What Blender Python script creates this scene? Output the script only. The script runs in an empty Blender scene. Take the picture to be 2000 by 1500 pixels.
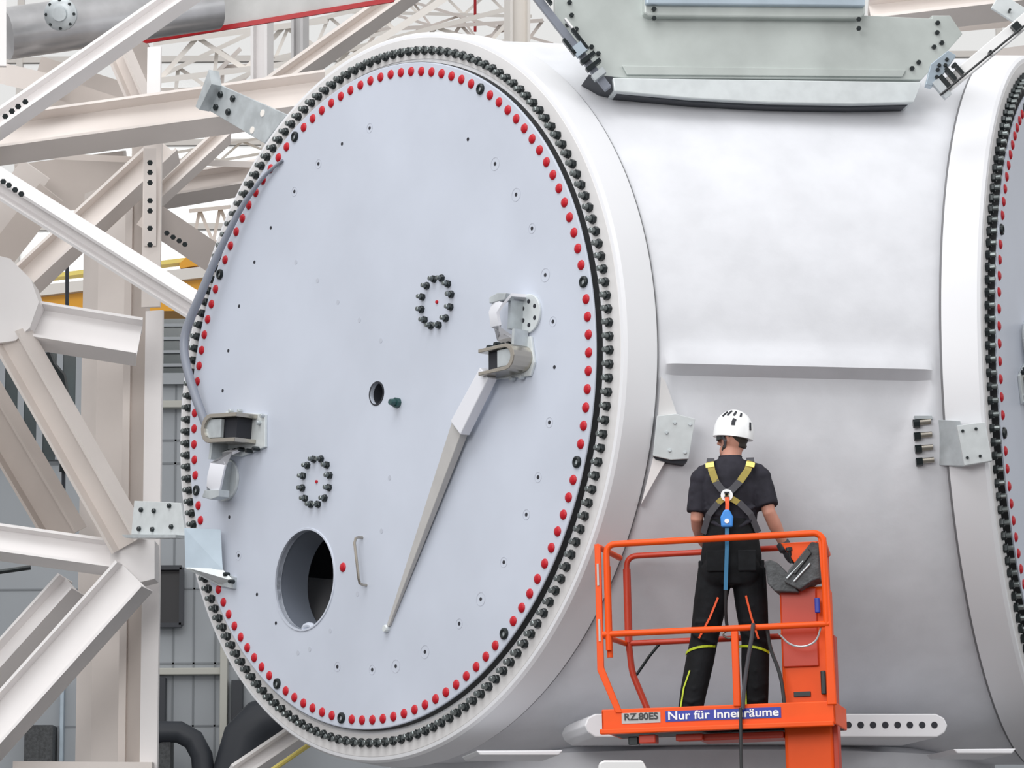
import bpy, bmesh, math, random
from mathutils import Vector, Matrix
random.seed(7)
C = bpy.context.scene.collection
PI = math.pi
# ---------------------------------------------------------------- camera (telephoto, looking slightly up)
F = 6438.7                                   # focal length in pixels of a 2000 px wide frame
UPC = Vector((-0.0063, -0.98490, 0.17304)).normalized()   # world up in camera axes (right, down, forward)
FWc = Vector((0, 0, 1)); YWc = (FWc - UPC*FWc.dot(UPC)).normalized(); XWc = YWc.cross(UPC).normalized()
CAMH = 1.6
def d2w(v):                                  # camera axes (right, down, forward) -> world direction
    v = Vector(v); return Vector((v.dot(XWc), v.dot(YWc), v.dot(UPC)))
def W(px, py, d):                            # world point seen at a pixel, d metres along the view axis
    return Vector((0, 0, CAMH)) + d2w(((px-1000)/F*d, (py-750)/F*d, d))
cam = bpy.data.cameras.new('camera'); cam.sensor_width = 36; cam.lens = F*36/2000; cam.clip_end = 500
camo = bpy.data.objects.new('camera', cam); C.objects.link(camo)
R = Matrix((d2w((1,0,0)), d2w((0,-1,0)), d2w((0,0,-1)))).transposed()
camo.matrix_world = Matrix.Translation((0,0,CAMH)) @ R.to_4x4()
bpy.context.scene.camera = camo
# ---------------------------------------------------------------- world, lights, exposure
sc = bpy.context.scene
sc.view_settings.view_transform = 'Standard'; sc.view_settings.look = 'None'
sc.view_settings.gamma = 1; sc.view_settings.use_curve_mapping = False
sc.view_settings.exposure = -0.22
w = bpy.data.worlds.new('sky'); sc.world = w; w.use_nodes = True
nt = w.node_tree; bg = nt.nodes['Background']
tc = nt.nodes.new('ShaderNodeTexCoord'); sp = nt.nodes.new('ShaderNodeSeparateXYZ'); cr = nt.nodes.new('ShaderNodeValToRGB')
nt.links.new(tc.outputs['Generated'], sp.inputs[0]); nt.links.new(sp.outputs['Z'], cr.inputs[0]); nt.links.new(cr.outputs[0], bg.inputs[0])
e = cr.color_ramp.elements
e[0].position = 0.0; e[0].color = (0.33, 0.33, 0.35, 1)
e[1].position = 1.0; e[1].color = (1.0, 1.0, 1.0, 1)
x_ = e.new(0.10); x_.color = (0.55, 0.55, 0.57, 1)
x_ = e.new(0.2); x_.color = (0.95, 0.93, 0.92, 1)
bg.inputs[1].default_value = 1.05
def area(name, loc, target, sx, sy, power, col=(1,1,1)):
    l = bpy.data.lights.new(name, 'AREA'); l.shape = 'RECTANGLE'; l.size = sx; l.size_y = sy; l.energy = power; l.color = col
    o = bpy.data.objects.new(name, l); C.objects.link(o); o.location = loc
    o.rotation_euler = (Vector(target)-Vector(loc)).to_track_quat('-Z', 'Y').to_euler()
    return o
area('skylight', (-6, 12, 22), (0, 20, 4), 16, 10, 3000, (0.98, 0.99, 1.0))
area('right_fill', (17, 14, 8), (4, 23, 5), 8, 7, 550, (0.97, 0.99, 1.0))  # added fill light, brightens the right cover plate
area('left_fill', (-6, 4, 9), (-5, 26, 6), 9, 7, 1500, (1.0, 0.99, 0.98))  # added fill light, brightens the steelwork on the left

# ---------------------------------------------------------------- materials
def mat(name, col, rough=0.5, metal=0.0, noise=0.0, scale=4.0, bump=0.0, bscale=20.0, spec=0.5, col2=None, coat=0.0):
    m = bpy.data.materials.new(name); m.use_nodes = True
    n = m.node_tree; b = n.nodes['Principled BSDF']
    b.inputs['Base Color'].default_value = (*col, 1); b.inputs['Roughness'].default_value = rough
    b.inputs['Metallic'].default_value = metal; b.inputs['Specular IOR Level'].default_value = spec
    b.inputs['Coat Weight'].default_value = coat
    if noise > 0 or col2:
        t = n.nodes.new('ShaderNodeTexCoord'); nz = n.nodes.new('ShaderNodeTexNoise'); r = n.nodes.new('ShaderNodeValToRGB')
        nz.inputs['Scale'].default_value = scale; nz.inputs['Detail'].default_value = 6
        c2 = col2 or tuple(max(0, c*(1-noise)) for c in col); c1 = col if col2 else tuple(min(1, c*(1+noise*0.5)) for c in col)
        r.color_ramp.elements[0].position = 0.35; r.color_ramp.elements[0].color = (*c2, 1)
        r.color_ramp.elements[1].position = 0.65; r.color_ramp.elements[1].color = (*c1, 1)
        n.links.new(t.outputs['Object'], nz.inputs['Vector']); n.links.new(nz.outputs['Fac'], r.inputs[0]); n.links.new(r.outputs[0], b.inputs['Base Color'])
    if bump > 0:
        t = n.nodes.new('ShaderNodeTexCoord'); nz = n.nodes.new('ShaderNodeTexNoise'); bp = n.nodes.new('ShaderNodeBump')
        nz.inputs['Scale'].default_value = bscale; nz.inputs['Detail'].default_value = 5
        bp.inputs['Strength'].default_value = bump; bp.inputs['Distance'].default_value = 0.02
        n.links.new(t.outputs['Object'], nz.inputs['Vector']); n.links.new(nz.outputs['Fac'], bp.inputs['Height']); n.links.new(bp.outputs[0], b.inputs['Normal'])
    return m
M = {}
M['hub'] = mat('hub_paint', (0.665,0.675,0.71), 0.5, noise=0.06, scale=3.5, bump=0.25, bscale=5)
M['neck'] = mat('neck_paint', (0.74,0.745,0.77), 0.42, noise=0.03, scale=1.0)
M['groove'] = mat('groove_grey', (0.16,0.16,0.17), 0.6)
M['ring'] = mat('ring_paint', (0.66,0.65,0.65), 0.45, noise=0.05, scale=3)
M['plate'] = mat('plate_paint', (0.54,0.58,0.665), 0.42, noise=0.07, scale=0.9, bump=0.05, bscale=2)
M['gap_shadow'] = mat('gap_shadow_black', (0.008,0.009,0.011), 0.6)  # black that stands for shade in the gap round the plate
M['stud'] = mat('blackened_stud_steel', (0.016,0.022,0.024), 0.28, metal=0.35)
M['studtip'] = mat('stud_thread', (0.16,0.18,0.18), 0.3, metal=0.7)
M['red'] = mat('red_plastic_cap', (0.46,0.008,0.018), 0.4, spec=0.3)
M['redpaint'] = mat('red_paint', (0.42,0.01,0.015), 0.4)
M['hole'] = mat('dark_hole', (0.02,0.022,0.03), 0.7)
M['mark'] = mat('faint_seat_mark', (0.47,0.50,0.57), 0.5)
M['galv'] = mat('galvanised_steel', (0.50,0.54,0.56), 0.38, metal=0.35, noise=0.16, scale=9)
M['galv_pale'] = mat('pale_galvanised_steel', (0.66,0.70,0.71), 0.4, metal=0.2, noise=0.06, scale=14)
M['galv_blue'] = mat('bluish_sheet_steel', (0.42,0.50,0.57), 0.4, metal=0.3, noise=0.08, scale=5)
M['galv_green'] = mat('greenish_galvanised_frame', (0.50,0.54,0.52), 0.42, metal=0.25, noise=0.12, scale=3)
M['chrome'] = mat('bright_cast_steel', (0.44,0.41,0.36), 0.25, metal=0.95)
M['bar'] = mat('painted_bar', (0.47,0.46,0.45), 0.45, noise=0.05, scale=6)
M['barlight'] = mat('bar_pale', (0.72,0.73,0.78), 0.45)
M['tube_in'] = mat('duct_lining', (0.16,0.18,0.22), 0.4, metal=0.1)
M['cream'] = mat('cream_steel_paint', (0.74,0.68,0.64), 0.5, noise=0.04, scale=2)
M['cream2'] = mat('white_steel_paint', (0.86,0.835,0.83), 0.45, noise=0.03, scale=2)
M['taupe'] = mat('taupe_shaded_steel', (0.56,0.50,0.46), 0.55, noise=0.05, scale=2)  # taupe steel, also the shaded tone of recessed cream steel
M['farwhite'] = mat('white_truss_paint', (0.85,0.81,0.76), 0.5)
M['pipe'] = mat('foil_clad_pipe', (0.45,0.45,0.46), 0.3, metal=0.55, noise=0.2, scale=3)
M['girder'] = mat('grey_girder_paint', (0.50,0.50,0.49), 0.5, noise=0.12, scale=4)
M['yellow'] = mat('crane_yellow', (0.90,0.42,0.02), 0.4)
M['yellow2'] = mat('pale_yellow', (0.90,0.74,0.20), 0.4)
M['wall'] = mat('grey_wall_panel', (0.40,0.43,0.46), 0.5, noise=0.05, scale=0.6)
M['wallseam'] = mat('wall_seam', (0.24,0.26,0.28), 0.6)
M['winglass'] = mat('dim_window_glass', (0.05,0.075,0.08), 0.12, metal=0.0, noise=0.6, scale=0.9, spec=0.6)
M['darkframe'] = mat('black_shutter', (0.012,0.012,0.016), 0.4)
M['ivory'] = mat('ivory_post', (0.55,0.55,0.50), 0.45)
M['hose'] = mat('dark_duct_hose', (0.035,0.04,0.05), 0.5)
M['floor'] = mat('concrete_floor', (0.13,0.13,0.13), 0.6, noise=0.1, scale=0.5)
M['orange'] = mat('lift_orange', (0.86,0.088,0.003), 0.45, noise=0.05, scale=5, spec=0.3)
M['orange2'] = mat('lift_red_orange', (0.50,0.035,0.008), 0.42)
M['black'] = mat('black_fabric', (0.008,0.009,0.011), 0.8, noise=0.3, scale=20, spec=0.25)
M['blackplastic'] = mat('black_plastic', (0.02,0.022,0.024), 0.45)
M['greybox'] = mat('grey_rubber_box', (0.075,0.080,0.085), 0.6, noise=0.35, scale=25, bump=0.3, bscale=60)
M['shirt'] = mat('charcoal_shirt', (0.028,0.027,0.036), 0.85, noise=0.3, scale=10, bump=0.25, bscale=9, spec=0.2)
M['trouser'] = mat('black_work_trousers', (0.007,0.008,0.010), 0.8, noise=0.5, scale=8, bump=0.4, bscale=10, spec=0.25)
M['skin'] = mat('skin', (0.52,0.25,0.18), 0.55, noise=0.08, scale=12)
M['hair'] = mat('dark_grey_hair', (0.035,0.027,0.022), 0.7)
M['helmet'] = mat('white_helmet_shell', (0.86,0.87,0.88), 0.25)
M['ochre'] = mat('ochre_webbing', (0.34,0.27,0.06), 0.7)
M['webbing'] = mat('dark_webbing', (0.06,0.06,0.07), 0.7)
M['lime'] = mat('lime_piping', (0.50,0.62,0.02), 0.5)
M['orangepipe'] = mat('orange_piping', (0.85,0.10,0.02), 0.5)
M['blue'] = mat('blue_webbing', (0.03,0.17,0.33), 0.55)
M['blueplastic'] = mat('blue_absorber', (0.04,0.25,0.70), 0.4)
M['signblue'] = mat('blue_sticker', (0.012,0.03,0.33), 0.4)
M['white'] = mat('white_paint', (0.85,0.85,0.85), 0.4)
M['cable'] = mat('grey_cable_sleeve', (0.24,0.26,0.31), 0.4)
M['teal'] = mat('teal_fitting', (0.02,0.07,0.07), 0.35)
M['glove'] = mat('dark_glove', (0.04,0.042,0.05), 0.7)

gm_ = bpy.data.materials.new('clear_pane'); gm_.use_nodes = True; gn = gm_.node_tree; gn.nodes.clear()
go_ = gn.nodes.new('ShaderNodeOutputMaterial'); gx = gn.nodes.new('ShaderNodeMixShader'); gt = gn.nodes.new('ShaderNodeBsdfTransparent'); gg = gn.nodes.new('ShaderNodeBsdfGlossy')
gg.inputs['Roughness'].default_value = 0.05; gx.inputs[0].default_value = 0.05; gt.inputs[0].default_value = (0.97,0.98,0.98,1)
gn.links.new(gt.outputs[0], gx.inputs[1]); gn.links.new(gg.outputs[0], gx.inputs[2]); gn.links.new(gx.outputs[0], go_.inputs[0]); M['pane'] = gm_

# ---------------------------------------------------------------- mesh helpers
class MB:
    def __init__(s): s.v = []; s.f = []; s.m = []; s.mi = 0
    def add(s, vs, fs):
        o = len(s.v); s.v += [Vector(v) for v in vs]
        s.f += [tuple(o+i for i in f) for f in fs]; s.m += [s.mi]*len(fs)
    def box(s, c, sx, sy, sz, mtx=None):
        vs = [Vector((x*sx/2, y*sy/2, z*sz/2)) for x in (-1,1) for y in (-1,1) for z in (-1,1)]
        vs = [(mtx @ v if mtx else v)+Vector(c) for v in vs]
        s.add(vs, [(0,1,3,2),(4,6,7,5),(0,4,5,1),(2,3,7,6),(0,2,6,4),(1,5,7,3)])
    def ring_loft(s, rings, cap=True, closed=False):
        n = len(rings[0]); vs = [p for r in rings for p in r]; fs = []
        k = len(rings)
        for i in range(k if closed else k-1):
            a = i*n; b = ((i+1) % k)*n
            for j in range(n): fs.append((a+j, a+(j+1) % n, b+(j+1) % n, b+j))
        if cap and not closed: fs.append(tuple(range(n-1,-1,-1))); fs.append(tuple((k-1)*n+j for j in range(n)))
        s.add(vs, fs)
    def cyl(s, p, q, r, r2=None, n=16, cap=True):
        s.tube([p, q], [r, r if r2 is None else r2], n, cap)
    def tube(s, pts, rad, n=10, cap=True, ref=None):
        pts = [Vector(p) for p in pts]
        if not isinstance(rad, (list, tuple)): rad = [rad]*len(pts)
        rings = []; prev = None
        for i, p in enumerate(pts):
            t = (pts[min(i+1, len(pts)-1)]-pts[max(i-1, 0)]).normalized()
            if prev is None:
                a = t.orthogonal().normalized() if ref is None else (Vector(ref)-t*Vector(ref).dot(t)).normalized()
            else: a = (prev - t*prev.dot(t)).normalized()
            prev = a; b = t.cross(a)
            rings.append([p+rad[i]*(math.cos(2*PI*k/n)*a+math.sin(2*PI*k/n)*b) for k in range(n)])
        s.ring_loft(rings, cap)
    def strip(s, pts, nrm, wd, th):              # flat webbing along pts, lying against nrm
        rings = []
        pts = [Vector(p) for p in pts]
        for i, p in enumerate(pts):
            t = (pts[min(i+1, len(pts)-1)]-pts[max(i-1, 0)]).normalized()
            nn = Vector(nrm[i] if isinstance(nrm, list) else nrm); nn = (nn-t*nn.dot(t)).normalized(); a = t.cross(nn)
            rings.append([p+a*wd/2, p+a*wd/2+nn*th, p-a*wd/2+nn*th, p-a*wd/2])
        s.ring_loft(rings)
    def lathe(s, prof, mtx, n=96, closed=True, a0=0, a1=2*PI):   # prof: (r, h), axis = local z of mtx
        full = abs(a1-a0-2*PI) < 1e-6
        k = n if full else n+1
        rings = [[mtx @ Vector((r*math.cos(a0+(a1-a0)*i/n), r*math.sin(a0+(a1-a0)*i/n), h)) for r, h in prof] for i in range(k)]
        m_ = len(prof); vs = [p for r in rings for p in r]; fs = []
        for i in range(n):
            a = i*m_; b = ((i+1) % k)*m_
            for j in range(m_ if closed else m_-1): fs.append((a+j, b+j, b+(j+1) % m_, a+(j+1) % m_))
        s.add(vs, fs)
    def prism(s, poly, mtx, h0, h1):
        n = len(poly); vs = [mtx @ Vector((x, y, h0)) for x, y in poly]+[mtx @ Vector((x, y, h1)) for x, y in poly]
        s.add(vs, [tuple(range(n-1,-1,-1)), tuple(range(n, 2*n))]+[(i, (i+1) % n, n+(i+1) % n, n+i) for i in range(n)])
    def build(s, name, mats, parent=None, smooth=False, bevel=0, mtx=None, auto=35):
        me = bpy.data.meshes.new(name)
        base = Vector((0,0,0))
        if parent is not None: base = parent_loc(parent)
        elif s.v and mtx is None:
            zs = min(v.z for v in s.v); n = len(s.v)
            base = Vector((sum(v.x for v in s.v)/n, sum(v.y for v in s.v)/n, zs))
        vs = s.v if mtx is not None else [v-base for v in s.v]
        me.from_pydata([tuple(v) for v in vs], [], s.f)
        ms = mats if isinstance(mats, (list, tuple)) else [mats]
        for m in ms: me.materials.append(m)
        for p, i in zip(me.polygons, s.m): p.material_index = i
        bm = bmesh.new(); bm.from_mesh(me); bmesh.ops.remove_doubles(bm, verts=bm.verts, dist=1e-6); bmesh.ops.recalc_face_normals(bm, faces=bm.faces)
        bm.to_mesh(me); bm.free()
        if smooth:
            for p in me.polygons: p.use_smooth = True
            me.set_sharp_from_angle(angle=math.radians(auto))
        o = bpy.data.objects.new(name, me); C.objects.link(o)
        if parent is not None: o.parent = parent
        if mtx is not None: o.matrix_local = mtx if parent is None else Matrix.Translation(-parent_loc(parent)) @ mtx
        elif parent is None: o.location = base
        if bevel:
            b = o.modifiers.new('bevel', 'BEVEL'); b.width = bevel; b.segments = 2; b.limit_method = 'ANGLE'
        return o
def parent_loc(o):
    l = Vector((0,0,0))
    while o is not None: l = l+o.location; o = o.parent
    return l
def tag(o, label, cat, group=None, kind=None):
    if label: o['label'] = label
    if cat: o['category'] = cat
    if group: o['group'] = group
    if kind or cat: o['kind'] = kind or 'thing'
    return o
def thing(name, label, cat, loc, group=None):
    o = bpy.data.objects.new(name, None); C.objects.link(o); o.location = loc; o.empty_display_size = 0.1
    return tag(o, label, cat, group)
def struct(o): o['kind'] = 'structure'; return o
def copy_part(o, parent, mtx):
    c = o.copy(); C.objects.link(c); c.parent = parent; c.matrix_local = Matrix.Translation(-parent_loc(parent)) @ mtx; return c
def frame(loc, z, up=Vector((0,0,1))):           # matrix: local z = z, local y ~ up
    z = Vector(z).normalized(); x = Vector(up).cross(z).normalized(); y = z.cross(x)
    m = Matrix((x, y, z)).transposed().to_4x4(); m.translation = Vector(loc); return m
def text_mesh(txt, size, mtx, material, name, parent, depth=0.0015, bold=0.0, wide=None):
    cu = bpy.data.curves.new('t', 'FONT'); cu.body = txt; cu.size = size; cu.extrude = depth; cu.offset = bold; cu.align_x = 'CENTER'; cu.align_y = 'CENTER'
    o = bpy.data.objects.new('t', cu); C.objects.link(o)
    dg = bpy.context.evaluated_depsgraph_get(); me = bpy.data.meshes.new_from_object(o.evaluated_get(dg))
    bpy.data.objects.remove(o); me.materials.clear(); me.materials.append(material)
    xs = [v.co.x for v in me.vertices]; k = (wide/(max(xs)-min(xs))) if wide else 1
    for v in me.vertices: v.co.x *= k
    ob = bpy.data.objects.new(name, me); C.objects.link(ob); ob.parent = parent
    ob.matrix_local = Matrix.Translation(-parent_loc(parent)) @ mtx
    return ob

# ---------------------------------------------------------------- setting
f_ = MB(); f_.box((0, 30, -0.1), 80, 90, 0.2); struct(f_.build('floor', M['floor']))

# ---------------------------------------------------------------- the rotor hub: three necks 120 degrees apart about a vertical axis
R0 = 2.15                                     # radius of the red-cap circle
C1 = Vector((0,0,CAMH)) + d2w((-0.8947, 0.0631, 21.7966))
N1 = d2w((-0.77284, -0.10612, -0.62566)); N1.z = 0; N1.normalize()
D = 2.747
O3 = C1 - N1*D
def rotz(v, a): return Matrix.Rotation(a, 3, 'Z') @ v
N2 = rotz(N1, 2*PI/3); N3 = rotz(N1, 4*PI/3)
if N2.x < 0: N2, N3 = N3, N2
C2 = O3 + N2*D; C3 = O3 + N3*D
Z = Vector((0,0,1))
FR1, FR2, FR3 = frame(C1, N1), frame(C2, N2), frame(C3, N3)    # local x = right seen from outside, y = up, z = outwards
def PL(px, py, h=0.0, fr=FR1):               # pixel -> (x, y) in the plane of a flange, h above it
    o = Vector((0,0,CAMH)); d = d2w(((px-1000)/F, (py-750)/F, 1)); n = fr.col[2].to_3d(); c = fr.translation + n*h
    t = (c-o).dot(n)/d.dot(n); q = fr.inverted() @ (o+d*t); return q.x, q.y
RN = 2.415; HG = -0.295
hub = thing('rotor_hub', 'huge white cast steel hub body with round necks meeting behind the orange lift', 'turbine hub', (O3.x, O3.y, O3.z-2.6))
# body between the two front necks: mirrored circles joined straight across
B12 = (N1+N2).normalized(); T12 = (C2-C1).normalized()
b = MB(); nT, nS = 260, 72
zl = None
def neckpt(fr, th, h, r): return fr @ Vector((r*math.cos(th), r*math.sin(th), h))
LEDGE = C1.z + (W(1560, 718, 20.2).z - C1.z)
def smst(x, a, b_):
    t = min(1, max(0, (x-a)/(b_-a))); return t*t*(3-2*t)
rings = []
for i in range(nT+1):
    th = PI/2 - 2*PI*i/nT
    p = neckpt(FR1, th, HG-0.02, RN+0.0); q = neckpt(FR2, PI-th, HG-0.02, RN+0.0)
    row = []
    for j in range(nS+1):
        s_ = j/nS; s_ = 0.5-0.5*math.cos(PI*s_)
        pt = p.lerp(q, s_)
        if i < nT*0.52:
            ed = min(s_, 1-s_)
            dz = LEDGE-pt.z
            up_ = 0.05*smst(dz, 0.0, -0.30)*0 
            rec = smst(dz, -0.01, 0.075)*(1-0.75*smst(dz, 0.1, 1.3))*smst(ed*(q-p).length, 0.02+0.12*smst(dz, -0.1, 0.6), 0.16+0.25*smst(dz, 0.0, 0.7))
            bulge = 0.05*(1-smst(abs(dz+0.9), 0.5, 1.2))
            pt = pt + B12*(-0.07*rec + 0.045*smst(ed*(q-p).length, 0.0, 0.12)*smst(-dz, -0.03, 0.02)*(1-smst(-dz, 0.02, 0.17)))
        row.append(pt)
    rings.append(row)
vs = [p for r in rings for p in r]; m_ = nS+1
b.add(vs, [(i*m_+j, i*m_+j+1, (i+1)*m_+j+1, (i+1)*m_+j) for i in range(nT) for j in range(nS)])
b.build('hub_body', M['hub'], hub, smooth=True, auto=30)
b = MB()                                     # core drum, third neck
b.lathe([(0,-2.2),(1.6,-2.2),(1.6,2.2),(0,2.2)], Matrix.Translation(O3), 64)
b.lathe([(2.4,-2.7),(2.4,-0.3),(0,-0.3),(0,-2.7)], FR3, 96)
b.build('hub_core', M['hub'], hub, smooth=True)
for fr in (FR1, FR2):
    b = MB(); b.lathe([(2.39,-0.052),(2.41,-0.056),(2.425,-0.075),(2.447,HG+0.02),(2.447,HG),(2.40,HG-0.004),(2.40,-1.1),(2.0,-1.1),(2.0,-0.06)], fr, 200)
    b.build('neck_collar', M['neck'], hub, smooth=True, auto=25)
b = MB()
for fr in (FR1, FR2): b.lathe([(2.405,HG-0.001),(2.440,HG-0.001),(2.440,HG-0.016),(2.405,HG-0.016)], fr, 200)
b.build('neck_seal', M['groove'], hub, smooth=True)
# perforated strip and low ribs on the belly of the hub
def bodypt(px, py, off=0.0):                 # point where the pixel ray meets the hub body (mirrored-circle tube), moved out by off
    o = Vector((0,0,CAMH)); d = d2w(((px-1000)/F, (py-750)/F, 1))
    lo, hi = 15.0, 23.0
    def inside(p):
        q = p - C1; z = q.z
        if abs(z) >= RN: return False
        wv = math.sqrt(RN*RN-z*z); base = C1 + N1*(HG-0.02) + FR1.col[0].to_3d()*wv
        return (p-base).dot(B12) < 0
    t = lo
    while t < hi and not inside(o+d*t): t += 0.01
    return o+d*t + B12*off
DS = depth = (bodypt(1500,1330)-Vector((0,0,CAMH))).dot(d2w((0,0,1)))
def facepoly(mb, pts, d, th, out=None):      # plate facing the front of the hub through pixel corners, th thick to the rear
    o = out or B12; c = W(1500, pts[0][1], d); q = []
    for px, py in pts:
        r0 = Vector((0,0,CAMH)); dr = d2w(((px-1000)/F, (py-750)/F, 1)); t = (W(1500, 750, d)-r0).dot(o)/dr.dot(o); q.append(r0+dr*t)
    n = len(q); mb.add(q+[p-o*th for p in q], [tuple(range(n)), tuple(range(2*n-1, n-1, -1))]+[(i, n+i, n+(i+1) % n, (i+1) % n) for i in range(n)])
    return q
st = MB()
pp_ = [(1163,1440),(1148,1430),(1142,1417),(1148,1402),(1163,1394)]+[(1828,1394),(1844,1402),(1851,1417),(1845,1431),(1830,1440)]
facepoly(st, pp_, DS-0.05, 0.8); sto = st.build('perforated_strip', M['neck'], hub, bevel=0.008)
def facept(px, py, d, o=None):
    o = o or B12; r0 = Vector((0,0,CAMH)); dr = d2w(((px-1000)/F, (py-750)/F, 1)); return r0+dr*((W(1500, 750, d)-r0).dot(o)/dr.dot(o))
for k in range(20):
    px = 1825-24*k
    if px < 1190: break
    p = facept(px, 1416, DS-0.05); hl = MB(); hl.lathe([(0,0.002),(0.021,0.002),(0.021,-0.01),(0,-0.01)], frame(p, B12), 18)
    hl.build('strip_hole', M['hole'], sto)
# base of the hub: closed drum under the belly, with two low ribs
b = MB(); lowz = W(1500, 1447, DS).z
b.lathe([(0,lowz-O3.z),(1.2,lowz-O3.z),(2.05,lowz-O3.z+0.0),(2.12,lowz-O3.z-0.04),(2.12,lowz-O3.z-1.2),(0,lowz-O3.z-1.2)], Matrix.Translation(O3), 120)
b.build('hub_base', M['hub'], hub, smooth=True)
for (xa, xb, yy) in ((930, 1100, 1470), (1862, 1985, 1467)):
    st = MB(); facepoly(st, [(xa,yy-4),(xb,yy-5),(xb-8,yy+5),(xa+8,yy+5)], DS-0.02, 0.6); st.build('rib', M['neck'], hub, bevel=0.008)

# ---------------------------------------------------------------- bearing ring, studs, cover plate
HRF = -0.05
def bearing(fr, label):
    root = thing('blade_bearing', label, 'bearing', tuple(fr @ Vector((0,-2.41,-0.06))), 'blade bearings on the hub')
    b = MB(); b.lathe([(2.243,HRF-0.2),(2.243,HRF),(2.385,HRF),(2.405,HRF-0.012),(2.405,HRF-0.2)], fr, 200)
    b.build('outer_ring', M['ring'], root, smooth=True, auto=25)
    b = MB(); b.lathe([(2.205,-0.012),(2.216,-0.010),(2.2185,HRF-0.016),(2.246,HRF-0.016),(2.246,HRF-0.03),(2.205,HRF-0.03)], fr, 200)  # shadow gap at the plate edge, modelled as a black ring
    b.build('gap_shadow', M['gap_shadow'], root, smooth=True)
    return root
sm = MB()
NUT = [(0,0),(0.030,0),(0.030,0.024),(0.026,0.028),(0,0.028)]; TIP = [(0,0.026),(0.018,0.026),(0.018,0.058),(0.014,0.062),(0,0.062)]
sm.lathe(NUT, Matrix(), 6)
sm.mi = 1; sm.lathe(TIP, Matrix(), 10)
def stud_mtx(fr, a): return fr @ Matrix.Translation((2.297*math.cos(a), 2.297*math.sin(a), HRF)) @ Matrix.Rotation(a, 4, 'Z')
cm = MB(); cm.lathe([(0,0.016),(0.016,0.014),(0.027,0.009),(0.032,0.002),(0.032,-0.004),(0,-0.004)], Matrix(), 16)
NS = 168
br1 = bearing(FR1, 'bearing ring with a full circle of dark studs around the whole left cover plate')
ang = sorted([2*PI*(k+0.5)/NS for k in range(NS)], key=lambda a: -math.cos(a-0.0))
proto = sm.build('stud', [M['stud'], M['studtip']], br1, mtx=stud_mtx(FR1, ang[0]))
for a in ang[1:100]: copy_part(proto, br1, stud_mtx(FR1, a))
rest = MB()
for a in ang[100:]:
    mm = stud_mtx(FR1, a)
    rest.mi = 0; rest.lathe(NUT, mm, 6)
    rest.mi = 1; rest.lathe(TIP, mm, 10)
tag(rest.build('far_studs', [M['stud'], M['studtip']], br1), None, None, kind='stuff')
br2 = bearing(FR2, 'second bearing ring with dark studs, cut by the right edge')
for k in range(NS):
    a = 2*PI*(k+0.5)/NS
    if math.cos(a) < -0.38: copy_part(proto, br2, stud_mtx(FR2, a))

DARK = (6, 22, 32, 43, 59, 66, 82, 96, 107)
PHI = None
x0, y0 = PL(823, 140.5); PHI = math.atan2(y0, x0)
def cap_mtx(fr, a, h=0.0, r=R0): return fr @ Matrix.Translation((r*math.cos(a), r*math.sin(a), h))
def plate(fr, label, grp='cover plates closing the hub necks'):
    root = thing('cover_plate', label, 'cover plate', tuple(fr @ Vector((0,-2.2,0))), grp)
    return root
cp1 = plate(FR1, 'large pale blue grey round cover plate ringed with red caps, with manhole and hoist brackets')
# plate disc with the manhole and the centre hole cut through
MH = PL(595, 1132); MHR = 0.335; CH = (0.0, 0.0); CHR = 0.075
def disc_with_holes(root, fr, holes, rad=2.213):
    bm = bmesh.new()
    def loop(cx, cy, r, n): return [bm.verts.new((cx+r*math.cos(2*PI*k/n), cy+r*math.sin(2*PI*k/n), 0)) for k in range(n)]
    loops = [loop(0, 0, rad, 200)]+[loop(cx, cy, r, 56) for cx, cy, r in holes]
    es = []
    for L in loops:
        for k in range(len(L)): es.append(bm.edges.new((L[k], L[(k+1) % len(L)])))
    bmesh.ops.triangle_fill(bm, use_beauty=True, use_dissolve=False, edges=es)
    fs = bm.faces[:]
    r = bmesh.ops.extrude_face_region(bm, geom=fs)
    for v in [g for g in r['geom'] if isinstance(g, bmesh.types.BMVert)]: v.co.z -= 0.05
    bmesh.ops.recalc_face_normals(bm, faces=bm.faces)
    me = bpy.data.meshes.new('face_plate'); bm.to_mesh(me); bm.free(); me.materials.append(M['plate'])
    o = bpy.data.objects.new('face_plate', me); C.objects.link(o); o.parent = root
    o.matrix_local = Matrix.Translation(-parent_loc(root)) @ fr
    bv = o.modifiers.new('bevel', 'BEVEL'); bv.width = 0.008; bv.segments = 2; bv.limit_method = 'ANGLE'
    return o
disc_with_holes(cp1, FR1, [(MH[0], MH[1], MHR), (CH[0], CH[1], CHR)])
proto_cap = None; n = 0; rest = MB()
order = sorted(range(120), key=lambda i: -math.cos(PHI-2*PI*i/120))
for i in order:
    if i in DARK: continue
    a = PHI-2*PI*i/120; mm = cap_mtx(FR1, a, 0.0)
    if proto_cap is None: proto_cap = cm.build('red_cap', M['red'], cp1, mtx=mm, smooth=True)
    elif n < 100: copy_part(proto_cap, cp1, mm)
    else: rest.lathe([(0,0.016),(0.016,0.014),(0.027,0.009),(0.032,0.002),(0.032,-0.004),(0,-0.004)], mm, 16)
    n += 1
tag(rest.build('far_red_caps', M['red'], cp1), None, None, kind='stuff')
em = MB(); em.lathe([(0.016,0.004),(0.016,0.014),(0.026,0.018),(0.036,0.012),(0.038,-0.002),(0.016,-0.002)], Matrix(), 20)
em.mi = 1; em.lathe([(0,0.006),(0.016,0.006),(0.016,0),(0,0)], Matrix(), 16)
pe = None
for i in DARK:
    mm = cap_mtx(FR1, PHI-2*PI*i/120)
    if pe is None: pe = em.build('lifting_socket', [M['stud'], M['galv']], cp1, mtx=mm, smooth=True)
    else: copy_part(pe, cp1, mm)
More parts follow.
